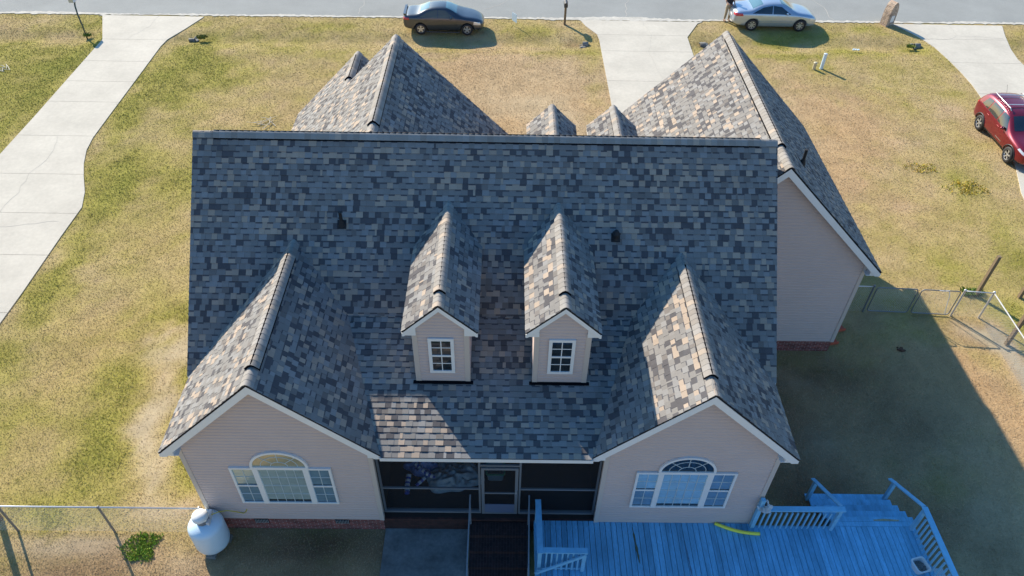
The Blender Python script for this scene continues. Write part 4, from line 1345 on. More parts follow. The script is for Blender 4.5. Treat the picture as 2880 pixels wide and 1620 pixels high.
mb = MB(); mb.box(.12, .02, 1.20, .19, .22, 1.36); mb.box(.13, -.14, 1.22, .20, -.02, 1.34); mb.build('regulator', mat('grey_cast', (.55, .56, .57), rough=.5), t_)
mb = MB(); mb.tube([(.18, .1, 1.30), (.34, .16, 1.33), (.50, .28, 1.20), (.62, .38, .98), (.78, .43, .82), (.86, .43, .90), (.90, .45, 1.0)], .011, 6); mb.build('gas_hose', 'yellowhose', t_, smooth=True)
for a in (-PI / 2, PI / 6, PI * 5 / 6):
    mb = MB(); cx, cy = .30 * math.cos(a), .30 * math.sin(a)
    mb.box(cx - .11, cy - .09, -.02, cx + .11, cy + .09, .11)
    mb.build('concrete_block', 'patio', t_)

# ------------------------------------------------------------------ fences
def chain(mb, a, b, z0, z1, s=.075, r=.0016):
    a, b = Vector(a), Vector(b)
    d = b - a; L = d.length; d.normalize(); H = z1 - z0
    k = -H
    while k < L:
        for sg in (1, -1):
            t0, t1 = max(0, k), min(L, k + H)
            if t1 - t0 < .02: continue
            h0, h1 = t0 - k, t1 - k
            if sg < 0: h0, h1 = H - h0, H - h1
            p, q = a + d * t0, a + d * t1
            mb.tube([(p.x, p.y, z0 + h0), (q.x, q.y, z0 + h1)], r, 3, cap=False)
        k += s
def fence_post(par, x, y, z=1.2, r=.03, m='galv'):
    mb = MB(); mb.tube([(x, y, -.1), (x, y, z)], r, 12); mb.lathe([(r * 1.25, z - .02), (r * 1.25, z + .02), (r * .6, z + .05), (.001, z + .055)], (x, y, 0), 12)
    return mb.build('fence_post', m, par)
fl = thing('chain_link_fence', 'chain link fence with a bright top rail running left from the gas tank', 'fence')
for x in (-7.49, -9.97, -12.45, -14.9, -17.4): fence_post(fl, x, 9.77, 1.2, m='galv' if x > -8 else 'galvdark')
mb = MB(); mb.tube([(-19.0, 9.77, 1.2), (-7.49, 9.77, 1.2)], .022, 10); mb.build('top_rail', 'galv', fl, smooth=True)
mb = MB(); chain(mb, (-17.4, 9.77, 0), (-7.5, 9.77, 0), .03, 1.19); mb.build('wire_mesh', 'galv', fl)

fr_ = thing('chain_link_fence', 'chain link fence turning at a corner post right of the double gate', 'fence')
for x, y in ((12.30, 18.22), (10.9, 18.26), (15.27, 18.06), (16.20, 17.98), (16.12, 13.9), (16.1, 11.4), (16.1, 9.0)): fence_post(fr_, x, y, 1.2, .034 if x > 15 else .032, 'galvdark' if x < 13 else 'galv')
mb = MB(); mb.tube([(10.6, 18.26, 1.17), (12.30, 18.22, 1.17)], .02, 8); mb.tube([(15.27, 18.06, 1.17), (16.20, 17.98, 1.17)], .02, 8); mb.tube([(16.20, 17.98, 1.18), (16.10, 8.0, 1.18)], .021, 8)
mb.build('top_rail', 'galv', fr_, smooth=True)
mb = MB(); chain(mb, (15.27, 18.06, 0), (16.20, 17.98, 0), .03, 1.16); chain(mb, (16.20, 17.98, 0), (16.10, 8.0, 0), .03, 1.16); chain(mb, (10.6, 18.26, 0), (12.3, 18.22, 0), .03, 1.16)
mb.build('wire_mesh', 'galv', fr_)
def gate(x0, y0, x1, y1, z0=.06, z1=1.14, mt='galvdark', label='', rope=False):
    t_ = thing('gate', label, 'gate', group=None)
    a, b = Vector((x0, y0, 0)), Vector((x1, y1, 0))
    d = (b - a).normalized(); L = (b - a).length; rr = .10
    pts = []
    for cx, cz, a0 in ((L - rr, z1 - rr, 0), (rr, z1 - rr, 90), (rr, z0 + rr, 180), (L - rr, z0 + rr, 270)):
        for k in range(6):
            t = R(a0 + 90 * k / 5); pts.append(a + d * (cx + rr * math.cos(t)) + Vector((0, 0, cz + rr * math.sin(t))))
    pts.append(pts[0].copy())
    m_ = MB(); m_.tube(pts, .019, 8, cap=False); m_.build('gate_frame', mt, t_, smooth=True)
    m_ = MB(); chain(m_, a + d * .03, b - d * .03, z0 + .03, z1 - .03); m_.build('wire_mesh', 'galv', t_)
    return t_
gate(12.42, 18.21, 13.78, 18.15, label='left leaf of the tubular steel gate in the house shadow')
gt = gate(13.90, 18.14, 15.17, 18.07, mt='galvdark', label='right leaf of the tubular steel gate with white rope hanging on it')
mb = MB()
mb.tube([(14.45, 18.09, 1.15), (14.55, 18.05, 1.17), (14.62, 18.09, 1.13), (14.70, 18.05, 1.17), (14.78, 18.09, 1.15), (14.86, 18.06, .9), (14.93, 18.05, .5), (15.0, 18.02, .12)], .012, 6)
mb.build('rope', 'white', gt)
for i, (x, y, h, lab) in enumerate(((16.60, 19.08, 1.84, 'weathered wooden post just behind the fence corner'), (18.12, 19.03, 1.8, 'weathered wooden post at the right edge of the lawn'), (16.57, 16.76, 1.8, 'weathered wooden post beside the receding fence rail'), (-13.08, 10.1, 1.9, 'weathered wooden post at the far left of the near fence'))):
    mb = MB(); k = .055
    mb.prism([(x - k, y - k, -.1), (x + k, y - k, -.1), (x + k, y + k, -.1), (x - k, y + k, -.1)], (0, .0, h + .1))
    tag(mb.build('wooden_post', 'wood'), lab, 'post', 'weathered wooden posts by the fence')

# ------------------------------------------------------------------ small things in the yards
t_ = thing('mailbox', 'dark domed mailbox on a square wooden post by the middle driveway', 'mailbox', (3.18, 40.82, 0))
mb = MB(); mb.box(-.06, -.06, -.1, .06, .06, 1.05); mb.build('post', 'wood', t_)
mb = MB()
pr = [(-.10, 0), (.10, 0), (.10, .16)] + [(.10 * math.cos(R(a)), .16 + .10 * math.sin(R(a))) for a in range(20, 161, 20)] + [(-.10, .16)]
mb.prism([(p[0], -.22, 1.05 + p[1]) for p in pr], (0, .5, 0)); mb.build('box_body', mat('mailbox_black', (.04, .04, .045), rough=.45), t_)
mb = MB(); mb.prism([(p[0] * .94, .281, 1.053 + p[1] * .94) for p in pr], (0, .014, 0)); mb.box(-.03, .295, 1.2, .03, .31, 1.22); mb.build('mailbox_door', 'galv', t_)
mb = MB(); mb.box(.101, .0, 1.12, .108, .03, 1.30); mb.box(.101, .0, 1.26, .108, .10, 1.30); mb.build('flag', 'tail', t_)
t_ = thing('mailbox', 'pale mailbox on a thin curved dark pole by the left driveway', 'mailbox', (-22.54, 38.40, 0))
mb = MB(); mb.tube([(0, 0, -.2), (-.05, .1, .5), (-.22, .35, 1.0), (-.42, .75, 1.30), (-.55, 1.1, 1.42)], .04, 8); mb.build('pole', mat('dark_pole', (.09, .10, .06), rough=.7), t_, smooth=True)
mb = MB()
mb.prism([(-.56 + p[0] * 1.3, .78, 1.45 + p[1] * 1.2) for p in pr], (0, .62, 0)); mb.build('box_body', mat('mailbox_white', (.62, .66, .72), rough=.4), t_)
mb = MB(); mb.prism([(-.56 + p[0] * 1.22, .765, 1.455 + p[1] * 1.13) for p in pr], (0, .014, 0)); mb.build('mailbox_door', 'galv', t_)

t_ = thing('yard_sign', 'small white sign on a wire stake in the grass by the road', 'sign', (.36, 40.50, 0), R(-58))
mb = MB(); mb.box(-.24, -.006, .26, .24, .006, .72); mb.build('sign_board', 'tank', t_)
mb = MB(); mb.tube([(-.12, 0, -.1), (-.12, 0, .27)], .005, 6); mb.tube([(.12, 0, -.1), (.12, 0, .27)], .005, 6); mb.build('stake', 'galv', t_)

# brick mailbox monument
t_ = thing('brick_mailbox', 'arched brick mailbox pillar beside the right driveway', 'mailbox', (21.62, 41.52, 0), R(28))
mb = MB()
ar = [(-.30, -.1), (.30, -.1), (.30, .62)] + [(.30 * math.cos(R(a)), .62 + .72 * math.sin(R(a))) for a in range(10, 171, 10)] + [(-.30, .62)]
mb.prism([(p[0], -.20, p[1]) for p in ar], (0, .46, 0))
mb.build('pillar', brick_mat('tan_brick', (.46, .32, .22), (.30, .20, .15), (.60, .55, .46), bw=.21, bh=.075), t_)
mb = MB(); mb.box(-.11, -.222, .26, .15, -.201, .58); mb.box(-.11, -.217, .22, .15, -.201, .245); mb.build('mailbox_door', 'white', t_)

t_ = thing('utility_riser', 'tall white pipe riser standing in the right lawn', 'pipe', (16.21, 36.0, 0))
mb = MB(); mb.tube([(0, 0, -.1), (0, 0, .80)], .085, 20, cap=False); mb.build('pipe', 'tank', t_, smooth=True)
mb = MB(); mb.lathe([(.095, .78), (.095, .83), (.05, .85), (.001, .855)], (0, 0, 0), 20); mb.build('cap', mat('cap_grey', (.5, .55, .6), rough=.4), t_)
t_ = thing('utility_stub', 'short tan utility stub beside the tall white pipe', 'pipe', (15.80, 35.93, 0))
mb = MB(); mb.tube([(0, 0, -.1), (0, 0, .33)], .085, 16); mb.build('stub', mat('tan_plastic', (.46, .40, .26), rough=.6), t_)
mb = MB(); mb.lathe([(.095, .33), (.095, .37), (.06, .40), (.001, .41)], (0, 0, 0), 16); mb.build('cap', mat('tan_cap', (.50, .44, .30), rough=.6), t_)

def culvert(x, y, ang, label, rr=.17):
    t_ = thing('culvert', label, 'culvert', (x, y, -.10), ang)
    m_ = MB(); m_.lathe([(rr, 0), (rr, .3), (rr * .82, .3), (rr * .82, 0), (rr, 0)], (0, 0, 0), 18, axis='x'); m_.build('pipe', 'patio', t_, smooth=True)
    m_ = MB(); m_.lathe([(0.001, .12), (rr * .81, .12)], (0, 0, 0), 18, axis='x'); m_.build('pipe_mouth', 'black', t_)
    m_ = MB(); r2 = random.Random(int(x * 7))
    b_ = bmesh.new()
    for k in range(9):
        bmesh.ops.create_icosphere(b_, subdivisions=2, radius=r2.uniform(.05, .10), matrix=Matrix.Translation((r2.uniform(-.15, .1), r2.uniform(-.35, .35), r2.uniform(-.08, .0))) @ Matrix.Diagonal((1.3, 1, .6, 1)))
    me = bpy.data.meshes.new('rocks'); b_.to_mesh(me); b_.free(); me.materials.append(M['patio'])
    o = bpy.data.objects.new('rocks', me); C.objects.link(o); o.parent = t_; tag(o, kind='stuff')
culvert(4.05, 38.52, 0, 'dark culvert mouth left of the middle driveway')
culvert(10.72, 38.70, PI, 'dark culvert mouth right of the middle driveway')
culvert(-16.75, 38.31, PI, 'pale culvert end beside the left driveway with weeds', rr=.10)
culvert(22.25, 39.0, 0, 'dark culvert mouth left of the right driveway')

def sticks(name, label, cx, cy, n, L, seed, mt, rr=.008):
    m_ = MB(); r2 = random.Random(seed)
    for k in range(n):
        a = r2.uniform(0, PI); l = L * r2.uniform(.3, 1)
        x, y = cx + r2.uniform(-L, L) * .35, cy + r2.uniform(-L, L) * .3
        z = r2.uniform(.03, .12)
        q = [(x - math.cos(a) * l / 2, y - math.sin(a) * l / 2, z * .5), (x, y + r2.uniform(-.05, .05), z), (x + math.cos(a) * l / 2, y + math.sin(a) * l / 2, z * r2.uniform(.4, 1.6))]
        m_.tube(q, [rr, rr * .9, rr * .4], 5)
    tag(m_.build(name, mt), label, 'branches')
m_stick = mat('pale_stick', (.62, .56, .44), rough=.9)
sticks('fallen_twigs', 'small heap of pale broken twigs on the front lawn', -11.0, 29.9, 9, .95, 2, m_stick, .013)
sticks('fallen_twigs', 'pale broken twigs at the far left edge of the lawn', -25.0, 34.5, 7, .8, 3, m_stick, .018)

def clump(name, label, cx, cy, rx, ry, n, h, col, seed, cat='grass clump', cz=0):
    r = np.random.RandomState(seed)
    rr, a = r.rand(n) ** .62 * (1 + .25 * r.rand(n) ** 3), r.rand(n) * 2 * PI
    x, y = cx + rr * rx * np.cos(a) * (1 + .25 * np.sin(3 * a + seed)), cy + rr * ry * np.sin(a) * (1 + .2 * np.cos(2 * a))
    b = r.rand(n) * 2 * PI; hh = h * (.5 + .8 * r.rand(n)); w = .010 + .012 * r.rand(n); la = r.rand(n) * 2 * PI; ln = hh * (.3 + .8 * r.rand(n))
    v = np.zeros((n, 5, 3))
    dx, dy = np.cos(b) * w, np.sin(b) * w
    mx, my = x + np.cos(la) * ln * .35, y + np.sin(la) * ln * .35
    v[:, 0] = np.stack([x - dx, y - dy, np.full(n, cz)], -1); v[:, 1] = np.stack([x + dx, y + dy, np.full(n, cz)], -1)
    v[:, 2] = np.stack([mx + dx * .8, my + dy * .8, cz + hh * .7], -1); v[:, 3] = np.stack([x + np.cos(la) * ln, y + np.sin(la) * ln, cz + hh], -1); v[:, 4] = np.stack([mx - dx * .8, my - dy * .8, cz + hh * .7], -1)
    me = bpy.data.meshes.new(name)
    me.from_pydata(v.reshape(-1, 3).tolist(), [], [(5 * i, 5 * i + 1, 5 * i + 2, 5 * i + 3, 5 * i + 4) for i in range(n)])
    ca = me.color_attributes.new('Col', 'FLOAT_COLOR', 'POINT')
    c = np.array(col) * (.55 + 1.0 * r.rand(n))[:, None]; c[:, 0] *= (.8 + .6 * r.rand(n))
    cc = np.ones((n * 5, 4), np.float32); cc[:, :3] = np.repeat(c, 5, axis=0); ca.data.foreach_set('color', cc.ravel())
    me.materials.append(M.setdefault('clump', mat('grass_leaf', (.1, .2, .03), rough=.7, attr='Col')))
    o = bpy.data.objects.new(name, me); C.objects.link(o)
    tag(o, label, cat)
    if name == 'weed': tag(o, kind='stuff')
clump('grass_tuft', 'lush bright green tuft of long grass left of the gas tank', -9.12, 9.35, .42, .44, 1100, .06, (.22, .34, .04), 5)
clump('grass_tuft', 'small weedy tuft beside the pale culvert end', -16.35, 38.35, .25, .18, 220, .14, (.12, .16, .03), 6)
clump('grass_tuft', 'green tuft at the foot of the thin curved mailbox pole', -22.5, 38.4, .18, .15, 200, .12, (.12, .20, .03), 7)
clump('grass_tuft', 'green tuft at the foot of the wooden post behind the fence corner', 16.5, 19.2, .35, .18, 500, .14, (.10, .20, .02), 8)
clump('grass_tuft', 'bushy tuft beside the culvert at the right driveway', 21.9, 38.7, .22, .18, 220, .12, (.15, .22, .03), 9)
clump('weed', 'yellow flowering weeds in the right lawn, larger patch', 19.2, 25.6, .8, .6, 260, .09, (.46, .40, .04), 10, 'weeds')
clump('weed', 'yellow flowering weeds in the right lawn, smaller patch', 17.9, 27.0, .7, .45, 160, .08, (.42, .37, .05), 11, 'weeds')

b_ = bmesh.new(); r2 = random.Random(8)
for k in range(14):
    bmesh.ops.create_icosphere(b_, subdivisions=2, radius=r2.uniform(.03, .06), matrix=Matrix.Translation((12.95 + r2.uniform(-.12, .12), 16.48 + r2.uniform(-.08, .08), r2.uniform(0, .04))) @ Matrix.Diagonal((1.2, 1, .6, 1)))
me = bpy.data.meshes.new('dirt_mound'); b_.to_mesh(me); b_.free(); me.materials.append(mat('dark_earth', (.10, .045, .025), rough=1, n_scale=20, n_amt=.5))
o = bpy.data.objects.new('dirt_mound', me); C.objects.link(o); tag(o, 'small mound of dark earth in the shaded back lawn', 'earth mound')
def splash(x, y, label, rot):
    m_ = MB(); c, s = math.cos(rot), math.sin(rot)
    pl = [(-.08, -.15), (.08, -.15), (.12, .15), (-.12, .15)]
    m_.prism([(x + a * c - b * s, y + a * s + b * c, .0) for a, b in pl], (0, 0, .06))
    for sg in (-1, 1):
        q = [(sg * .08, -.15), (sg * .12, .15), (sg * .10, .15), (sg * .06, -.15)]
        m_.prism([(x + a * c - b * s, y + a * s + b * c, .061) for a, b in q], (0, 0, .05))
    tag(m_.build('splash_block', 'orange'), label, 'splash block')
splash(11.22, 17.35, 'red terracotta splash block behind the garage corner', R(-70))
splash(10.80, 16.75, 'red terracotta splash block at the brick base of the garage corner', R(-70))
m_ = MB()
for a, b, w in ((0, 0, .10), (.14, .01, .07), (.25, -.02, .09)):
    m_.box(18.55 + a, 38.12 + b, .03, 18.55 + a + w, 38.12 + b + .09, .06 + w * .3)
tag(m_.build('litter', 'tank'), 'crumpled white scrap lying in the grass between the silver car and the right driveway', 'litter')

# ------------------------------------------------------------------ vehicles
def lerp(a, b, t): return a + (b - a) * t
def make_car(name, label, cat, loc, rz, scale, st, paint, wheelbase, track, wr, sidewins, wshield, rglass, opts):
    """st: stations (x, zbottom, half width low, half width shoulder, z shoulder, half width top, z top)"""
    root = thing(name, label, cat, loc, rz)
    root.scale = (scale, scale, scale)
    xs = [s[0] for s in st]
    def ring(s):
        x, zb_, wl, ws, zs, wt, zt = s
        half = [(0, zb_), (wl * .7, zb_), (wl * .97, zb_ + .05), (lerp(wl, ws, .55) * 1.0, lerp(zb_, zs, .45)), (ws, lerp(zb_, zs, .82)), (ws * .985, zs), (lerp(ws, wt, .55), lerp(zs, zt, .5)), (wt, lerp(zs, zt, .92)), (wt * .62, zt), (0, zt + .012)]
        return [(x, y, z) for y, z in half] + [(x, -y, z) for y, z in half[-2:0:-1]]
    m_ = MB(); n = None
    rings = [ring(s) for s in st]
    n = len(rings[0])
    vs = [p for r_ in rings for p in r_]
    fs = []
    for i in range(len(rings) - 1):
        for k in range(n):
            k2 = (k + 1) % n
            fs.append((i * n + k, (i + 1) * n + k, (i + 1) * n + k2, i * n + k2))
    fs.append(tuple(range(n))); fs.append(tuple((len(rings) - 1) * n + k for k in range(n - 1, -1, -1)))
    m_.add(vs, fs)
    body = m_.build('body', paint, root, smooth=True)
    bm = bmesh.new(); bm.from_mesh(body.data); bmesh.ops.recalc_face_normals(bm, faces=bm.faces); bm.to_mesh(body.data); bm.free()
    sub = body.modifiers.new('s', 'SUBSURF'); sub.levels = 2; sub.render_levels = 2
    # wheel arches cut out, then everything frozen into the mesh
    cm = MB()
    for wx in (0, wheelbase):
        for sy in (-1, 1):
            cm.lathe([(.001, sy * (track / 2 - .26)), (wr * 1.16, sy * (track / 2 - .26)), (wr * 1.16, sy * (track / 2 + .4)), (.001, sy * (track / 2 + .4))], (wx, 0, wr * 1.04), 28, axis='y')
    cut = cm.build('cutter', 'black')
    bm = bmesh.new(); bm.from_mesh(cut.data); bmesh.ops.remove_doubles(bm, verts=bm.verts, dist=.003); bmesh.ops.recalc_face_normals(bm, faces=bm.faces); bm.to_mesh(cut.data); bm.free()
    cut.parent = root
    bpy.context.view_layer.update()
    bo = body.modifiers.new('b', 'BOOLEAN'); bo.object = cut; bo.operation = 'DIFFERENCE'; bo.solver = 'EXACT'
    dg = bpy.context.evaluated_depsgraph_get()
    me = bpy.data.meshes.new_from_object(body.evaluated_get(dg))
    body.modifiers.clear(); body.data = me
    bpy.data.objects.remove(cut)
    if len(me.materials) == 0: me.materials.append(M[paint])
    for p in me.polygons: p.use_smooth = True
    bvh = BVHTree.FromPolygons([v.co for v in me.vertices], [tuple(p.vertices) for p in me.polygons])
    def patch(name, quad, mode, mt, nu=14, nv=8, off=.006, parent=None, both=True):
        """quad of 4 (a, b) points projected on the body: mode 'side' = (x, z), 'top' = (x, y), 'front'/'rear' = (y, z)"""
        out = []
        for sg in ((1, -1) if mode == 'side' and both else (1,)):
            m_ = MB(); grid = []
            for i in range(nu + 1):
                row = []
                for j in range(nv + 1):
                    u, v = i / nu, j / nv
                    a = [lerp(quad[0][k], quad[1][k], u) for k in (0, 1)]; b = [lerp(quad[3][k], quad[2][k], u) for k in (0, 1)]
                    p = (lerp(a[0], b[0], v), lerp(a[1], b[1], v))
                    if mode == 'side': o_, d_ = Vector((p[0], sg * 3, p[1])), Vector((0, -sg, 0))
                    elif mode == 'top': o_, d_ = Vector((p[0], p[1], 4)), Vector((0, 0, -1))
                    elif mode == 'front': o_, d_ = Vector((9, p[0], p[1])), Vector((-1, 0, 0))
                    else: o_, d_ = Vector((-9, p[0], p[1])), Vector((1, 0, 0))
                    h = bvh.ray_cast(o_, d_)
                    row.append(h[0] + h[1] * off * (1 if h[1].dot(d_) < 0 else -1) if h[0] else None)
                grid.append(row)
            for i in range(nu):
                for j in range(nv):
                    q = [grid[i][j], grid[i + 1][j], grid[i + 1][j + 1], grid[i][j + 1]]
                    if all(q_ is not None for q_ in q):
                        if sg < 0: q = q[::-1]
                        m_.face(q)
            if m_.v:
                o = m_.build(name, mt, parent or root, smooth=True)
                bm = bmesh.new(); bm.from_mesh(o.data); bmesh.ops.remove_doubles(bm, verts=bm.verts, dist=.0005); bm.to_mesh(o.data); bm.free()
                out.append(o)
        return out
    for q in sidewins: patch('side_window', q, 'side', opts.get('door_glass', 'carglass'))
    patch('windshield', wshield, 'top', opts.get('ws', 'windscreen'), 16, 16)
    patch('rear_window', rglass, 'top', opts.get('rear', 'carglass'), 16, 16)
    for nm, q, mode, mt in opts.get('patches', []): patch(nm, q, mode, mt, off=.008)
    # wheels
    def wheel(wx, sy):
        y = sy * (track / 2)
        o = bpy.data.objects.new('wheel', None); C.objects.link(o); o.parent = root; o.location = (wx, y, wr); o.empty_display_size = .2
        m_ = MB()
        w = .105
        m_.lathe([(wr * .66, -w), (wr * .90, -w), (wr * .985, -w * .75), (wr, -w * .3), (wr, w * .3), (wr * .985, w * .75), (wr * .90, w), (wr * .66, w), (wr * .62, w * .6), (wr * .62, -w * .6), (wr * .66, -w)], (0, 0, 0), 32, axis='y')
        m_.build('tyre', 'rubber', o, smooth=True)
        m_ = MB()
        s_ = sy * w * .62
        m_.lathe([(wr * .69, s_ * 1.25), (wr * .60, s_ * 1.35), (wr * .57, s_ * .9)], (0, 0, 0), 32, axis='y')
        m_.lathe([(.001, s_ * 1.2), (wr * .13, s_ * 1.2), (wr * .16, s_ * .8)], (0, 0, 0), 20, axis='y')
        ns = opts.get('spokes', 5)
        for k in range(ns):
            for dlt in opts.get('split', (0,)):
                a = 2 * PI * k / ns + .3
                r0, r1 = wr * .10, wr * .62
                ca_, sa = math.cos(a), math.sin(a)
                ca2, sa2 = math.cos(a + dlt), math.sin(a + dlt)
                sw = opts.get('sw', .05)
                m_.bar((ca_ * r0, s_ * 1.0, sa * r0), (ca2 * r1, s_ * 1.15, sa2 * r1), sw, .02, up=(0, 1, 0))
        m_.build('rim', 'rim', o)
        m_ = MB(); m_.lathe([(.001, s_ * .35), (wr * .63, s_ * .35)], (0, 0, 0), 24, axis='y'); m_.lathe([(.001, -s_ * .35), (wr * .63, -s_ * .35)], (0, 0, 0), 24, axis='y'); m_.build('brake_disc', 'black', o)
    for wx in (0, wheelbase):
        for sy in (-1, 1): wheel(wx, sy)
    # mirrors, handles
    mx, mz = opts['mirror']
    for sy in (-1, 1):
        h = bvh.ray_cast(Vector((mx, sy * 3, mz)), Vector((0, -sy, 0)))
        y = h[0].y if h[0] else sy * .85
        b_ = bmesh.new(); bmesh.ops.create_uvsphere(b_, u_segments=14, v_segments=10, radius=1, matrix=Matrix.Translation((mx, y + sy * .09, mz + .02)) @ Matrix.Diagonal((.07, .105, .07, 1)))
        me2 = bpy.data.meshes.new('mirror'); b_.to_mesh(me2); b_.free(); me2.materials.append(M[opts.get('mirror_mat', paint)])
        for p in me2.polygons: p.use_smooth = True
        o = bpy.data.objects.new('mirror', me2); C.objects.link(o); o.parent = root
        for hx, hz in opts['handles']:
            h = bvh.ray_cast(Vector((hx, sy * 3, hz)), Vector((0, -sy, 0)))
            if h[0]:
                m_ = MB(); m_.box(hx - .09, h[0].y - .01, hz - .014, hx + .09, h[0].y + .022, hz + .014); o = m_.build('door_handle', opts.get('handle_mat', paint), root)
        # door seams
        for pts in opts.get('seams', []):
            m_ = MB(); L_ = []
            for x_, z_ in pts:
                h = bvh.ray_cast(Vector((x_, sy * 3, z_)), Vector((0, -sy, 0)))
                if h[0]: L_.append(h[0] + Vector((0, sy * .001, 0)))
            if len(L_) > 1: m_.tube(L_, .006, 4); m_.build('door_seam', 'black', root)
    return root, bvh, patch

def car_paint(name, col, metal=.55, rough=.28):
    m = mat(name, col, rough=rough, metal=metal, coat=1.0)
    m.node_tree.nodes['Principled BSDF'].inputs['Coat Roughness'].default_value = .04
    M[name] = m
car_paint('paint_gray', (.060, .066, .078), metal=.6, rough=.36)
car_paint('paint_silver', (.40, .47, .55), rough=.3)
car_paint('paint_red', (.20, .008, .020), metal=.5)

def sedan(L, W, H, wb, fo, ro):
    hw = W / 2
    x0, x1 = -ro, wb + fo
    f = lambda t: x0 + (x1 - x0) * t
    return [
        (f(.000), .42, hw * .62, hw * .66, H * .52, hw * .50, H * .56),
        (f(.015), .30, hw * .80, hw * .82, H * .60, hw * .66, H * .675),
        (f(.06), .24, hw * .93, hw * .94, H * .64, hw * .76, H * .735),
        (f(.16), .20, hw * .99, hw * .985, H * .655, hw * .78, H * .745),
        (f(.215), .19, hw * 1.0, hw * 1.0, H * .66, hw * .74, H * .80),
        (f(.30), .18, hw * 1.0, hw * 1.0, H * .655, hw * .66, H * .945),
        (f(.40), .18, hw * 1.0, hw * 1.0, H * .65, hw * .655, H * .995),
        (f(.50), .18, hw * 1.0, hw * 1.0, H * .645, hw * .66, H * 1.0),
        (f(.58), .18, hw * 1.0, hw * 1.0, H * .64, hw * .66, H * .965),
        (f(.67), .18, hw * 1.0, hw * .995, H * .635, hw * .74, H * .80),
        (f(.74), .19, hw * .99, hw * .985, H * .62, hw * .80, H * .695),
        (f(.84), .21, hw * .98, hw * .95, H * .58, hw * .74, H * .655),
        (f(.93), .23, hw * .92, hw * .86, H * .50, hw * .64, H * .58),
        (f(.98), .26, hw * .78, hw * .72, H * .42, hw * .52, H * .48),
        (f(1.0), .34, hw * .58, hw * .56, H * .36, hw * .42, H * .41)]

# grey sedan -------------------------------------------------------------------
L_, W_, H_, wb = 4.54, 1.76, 1.46, 2.60
g1, bv1, pt1 = make_car('parked_car', 'dark grey four-door sedan with a boot spoiler parked on the verge', 'car', (-4.72, 40.05, 0), 0, .965,
    sedan(L_, W_, H_, wb, .93, 1.01), 'paint_gray', wb, 1.56, .32,
    [[(-.08, .985), (.955, .965), (.955, 1.345), (.46, 1.255)], [(1.00, .965), (1.93, .95), (1.40, 1.31), (1.00, 1.345)]],
    [(2.02, -.60), (2.02, .60), (1.42, .47), (1.42, -.47)], [(-.02, -.57), (-.02, .57), (.50, .46), (.50, -.46)],
    dict(rear='windscreen', door_glass='doorglass', spokes=5, sw=.085, mirror=(1.72, .98), handles=[(.30, .86), (1.22, .86)],
         seams=[[(.98, .26), (.97, .6), (.98, .95)], [(.02, .75), (.05, .9), (.05, .96)], [(1.98, .34), (2.02, .6), (1.97, .9)], [(.05, .25), (.6, .25), (1.2, .25), (1.95, .25)]],
         patches=[('headlight', [(2.95, .60), (3.36, .54), (3.32, .68), (2.98, .76)], 'side', 'head'), ('tail_light', [(-.93, .80), (-.62, .84), (-.64, .94), (-.92, .93)], 'side', 'tail'),
                  ('tail_light', [(.45, .80), (.70, .82), (.70, .92), (.45, .92)], 'rear', 'tail'), ('tail_light', [(-.70, .82), (-.45, .80), (-.45, .92), (-.70, .92)], 'rear', 'tail'),
                  ('grille', [(-.32, .42), (.32, .42), (.36, .52), (-.36, .52)], 'front', 'blackplastic'), ('air_intake', [(-.45, .26), (.45, .26), (.42, .36), (-.42, .36)], 'front', 'blackplastic')]))
mb = MB()
mb.prism([(-.95, -.60, 1.085), (-.95, .60, 1.085), (-.82, .64, 1.08), (-.82, -.64, 1.08)], (0, 0, .02))
for s in (-1, 1): mb.prism([(-.93, s * .60, .98), (-.82, s * .64, .98), (-.82, s * .64, 1.085), (-.95, s * .60, 1.09)], (0, -s * .04, 0))
mb.build('spoiler', 'paint_gray', g1)
mb = MB(); mb.tube([(.3, -.87, .22), (.45, -.895, .19), (1.3, -.90, .185), (2.1, -.895, .19), (2.2, -.87, .22)], .025, 6); mb.build('side_skirt', 'paint_gray', g1, smooth=True)

# silver sedan ------------------------------------------------------------------
L_, W_, H_, wb = 4.80, 1.83, 1.475, 2.73
g2, bv2, pt2 = make_car('parked_car', 'silver four-door sedan parked on the verge with a person at its rear', 'car', (13.56, 41.28, 0), 0, .98,
    sedan(L_, W_, H_, wb, 1.0, 1.07), 'paint_silver', wb, 1.62, .33,
    [[(-.10, .99), (1.02, .975), (1.02, 1.355), (.52, 1.27)], [(1.065, .975), (2.10, .955), (1.52, 1.31), (1.065, 1.355)]],
    [(2.14, -.63), (2.14, .63), (1.50, .49), (1.50, -.49)], [(-.06, -.60), (-.06, .60), (.50, .48), (.50, -.48)],
    dict(spokes=7, sw=.062, mirror=(1.85, 1.0), handles=[(.36, .87), (1.32, .87)], rear='windscreen',
         seams=[[(1.03, .26), (1.02, .6), (1.03, .96)], [(.08, .7), (.10, .9), (.10, .97)], [(2.12, .34), (2.16, .6), (2.12, .92)]],
         patches=[('headlight', [(3.20, .62), (3.56, .56), (3.52, .70), (3.22, .78)], 'side', 'head'), ('tail_light', [(-1.0, .80), (-.58, .84), (-.62, .97), (-.98, .95)], 'side', 'tail'),
                  ('tail_light', [(.48, .80), (.76, .82), (.74, .94), (.48, .94)], 'rear', 'tail'), ('tail_light', [(-.76, .82), (-.48, .80), (-.48, .94), (-.74, .94)], 'rear', 'tail'),
                  ('side_moulding', [(.35, .50), (2.35, .50), (2.35, .535), (.35, .535)], 'side', 'rim'), ('grille', [(-.34, .42), (.34, .42), (.38, .53), (-.38, .53)], 'front', 'blackplastic'), ('number_plate', [(-.26, .62), (.26, .62), (.26, .74), (-.26, .74)], 'rear', 'white')]))

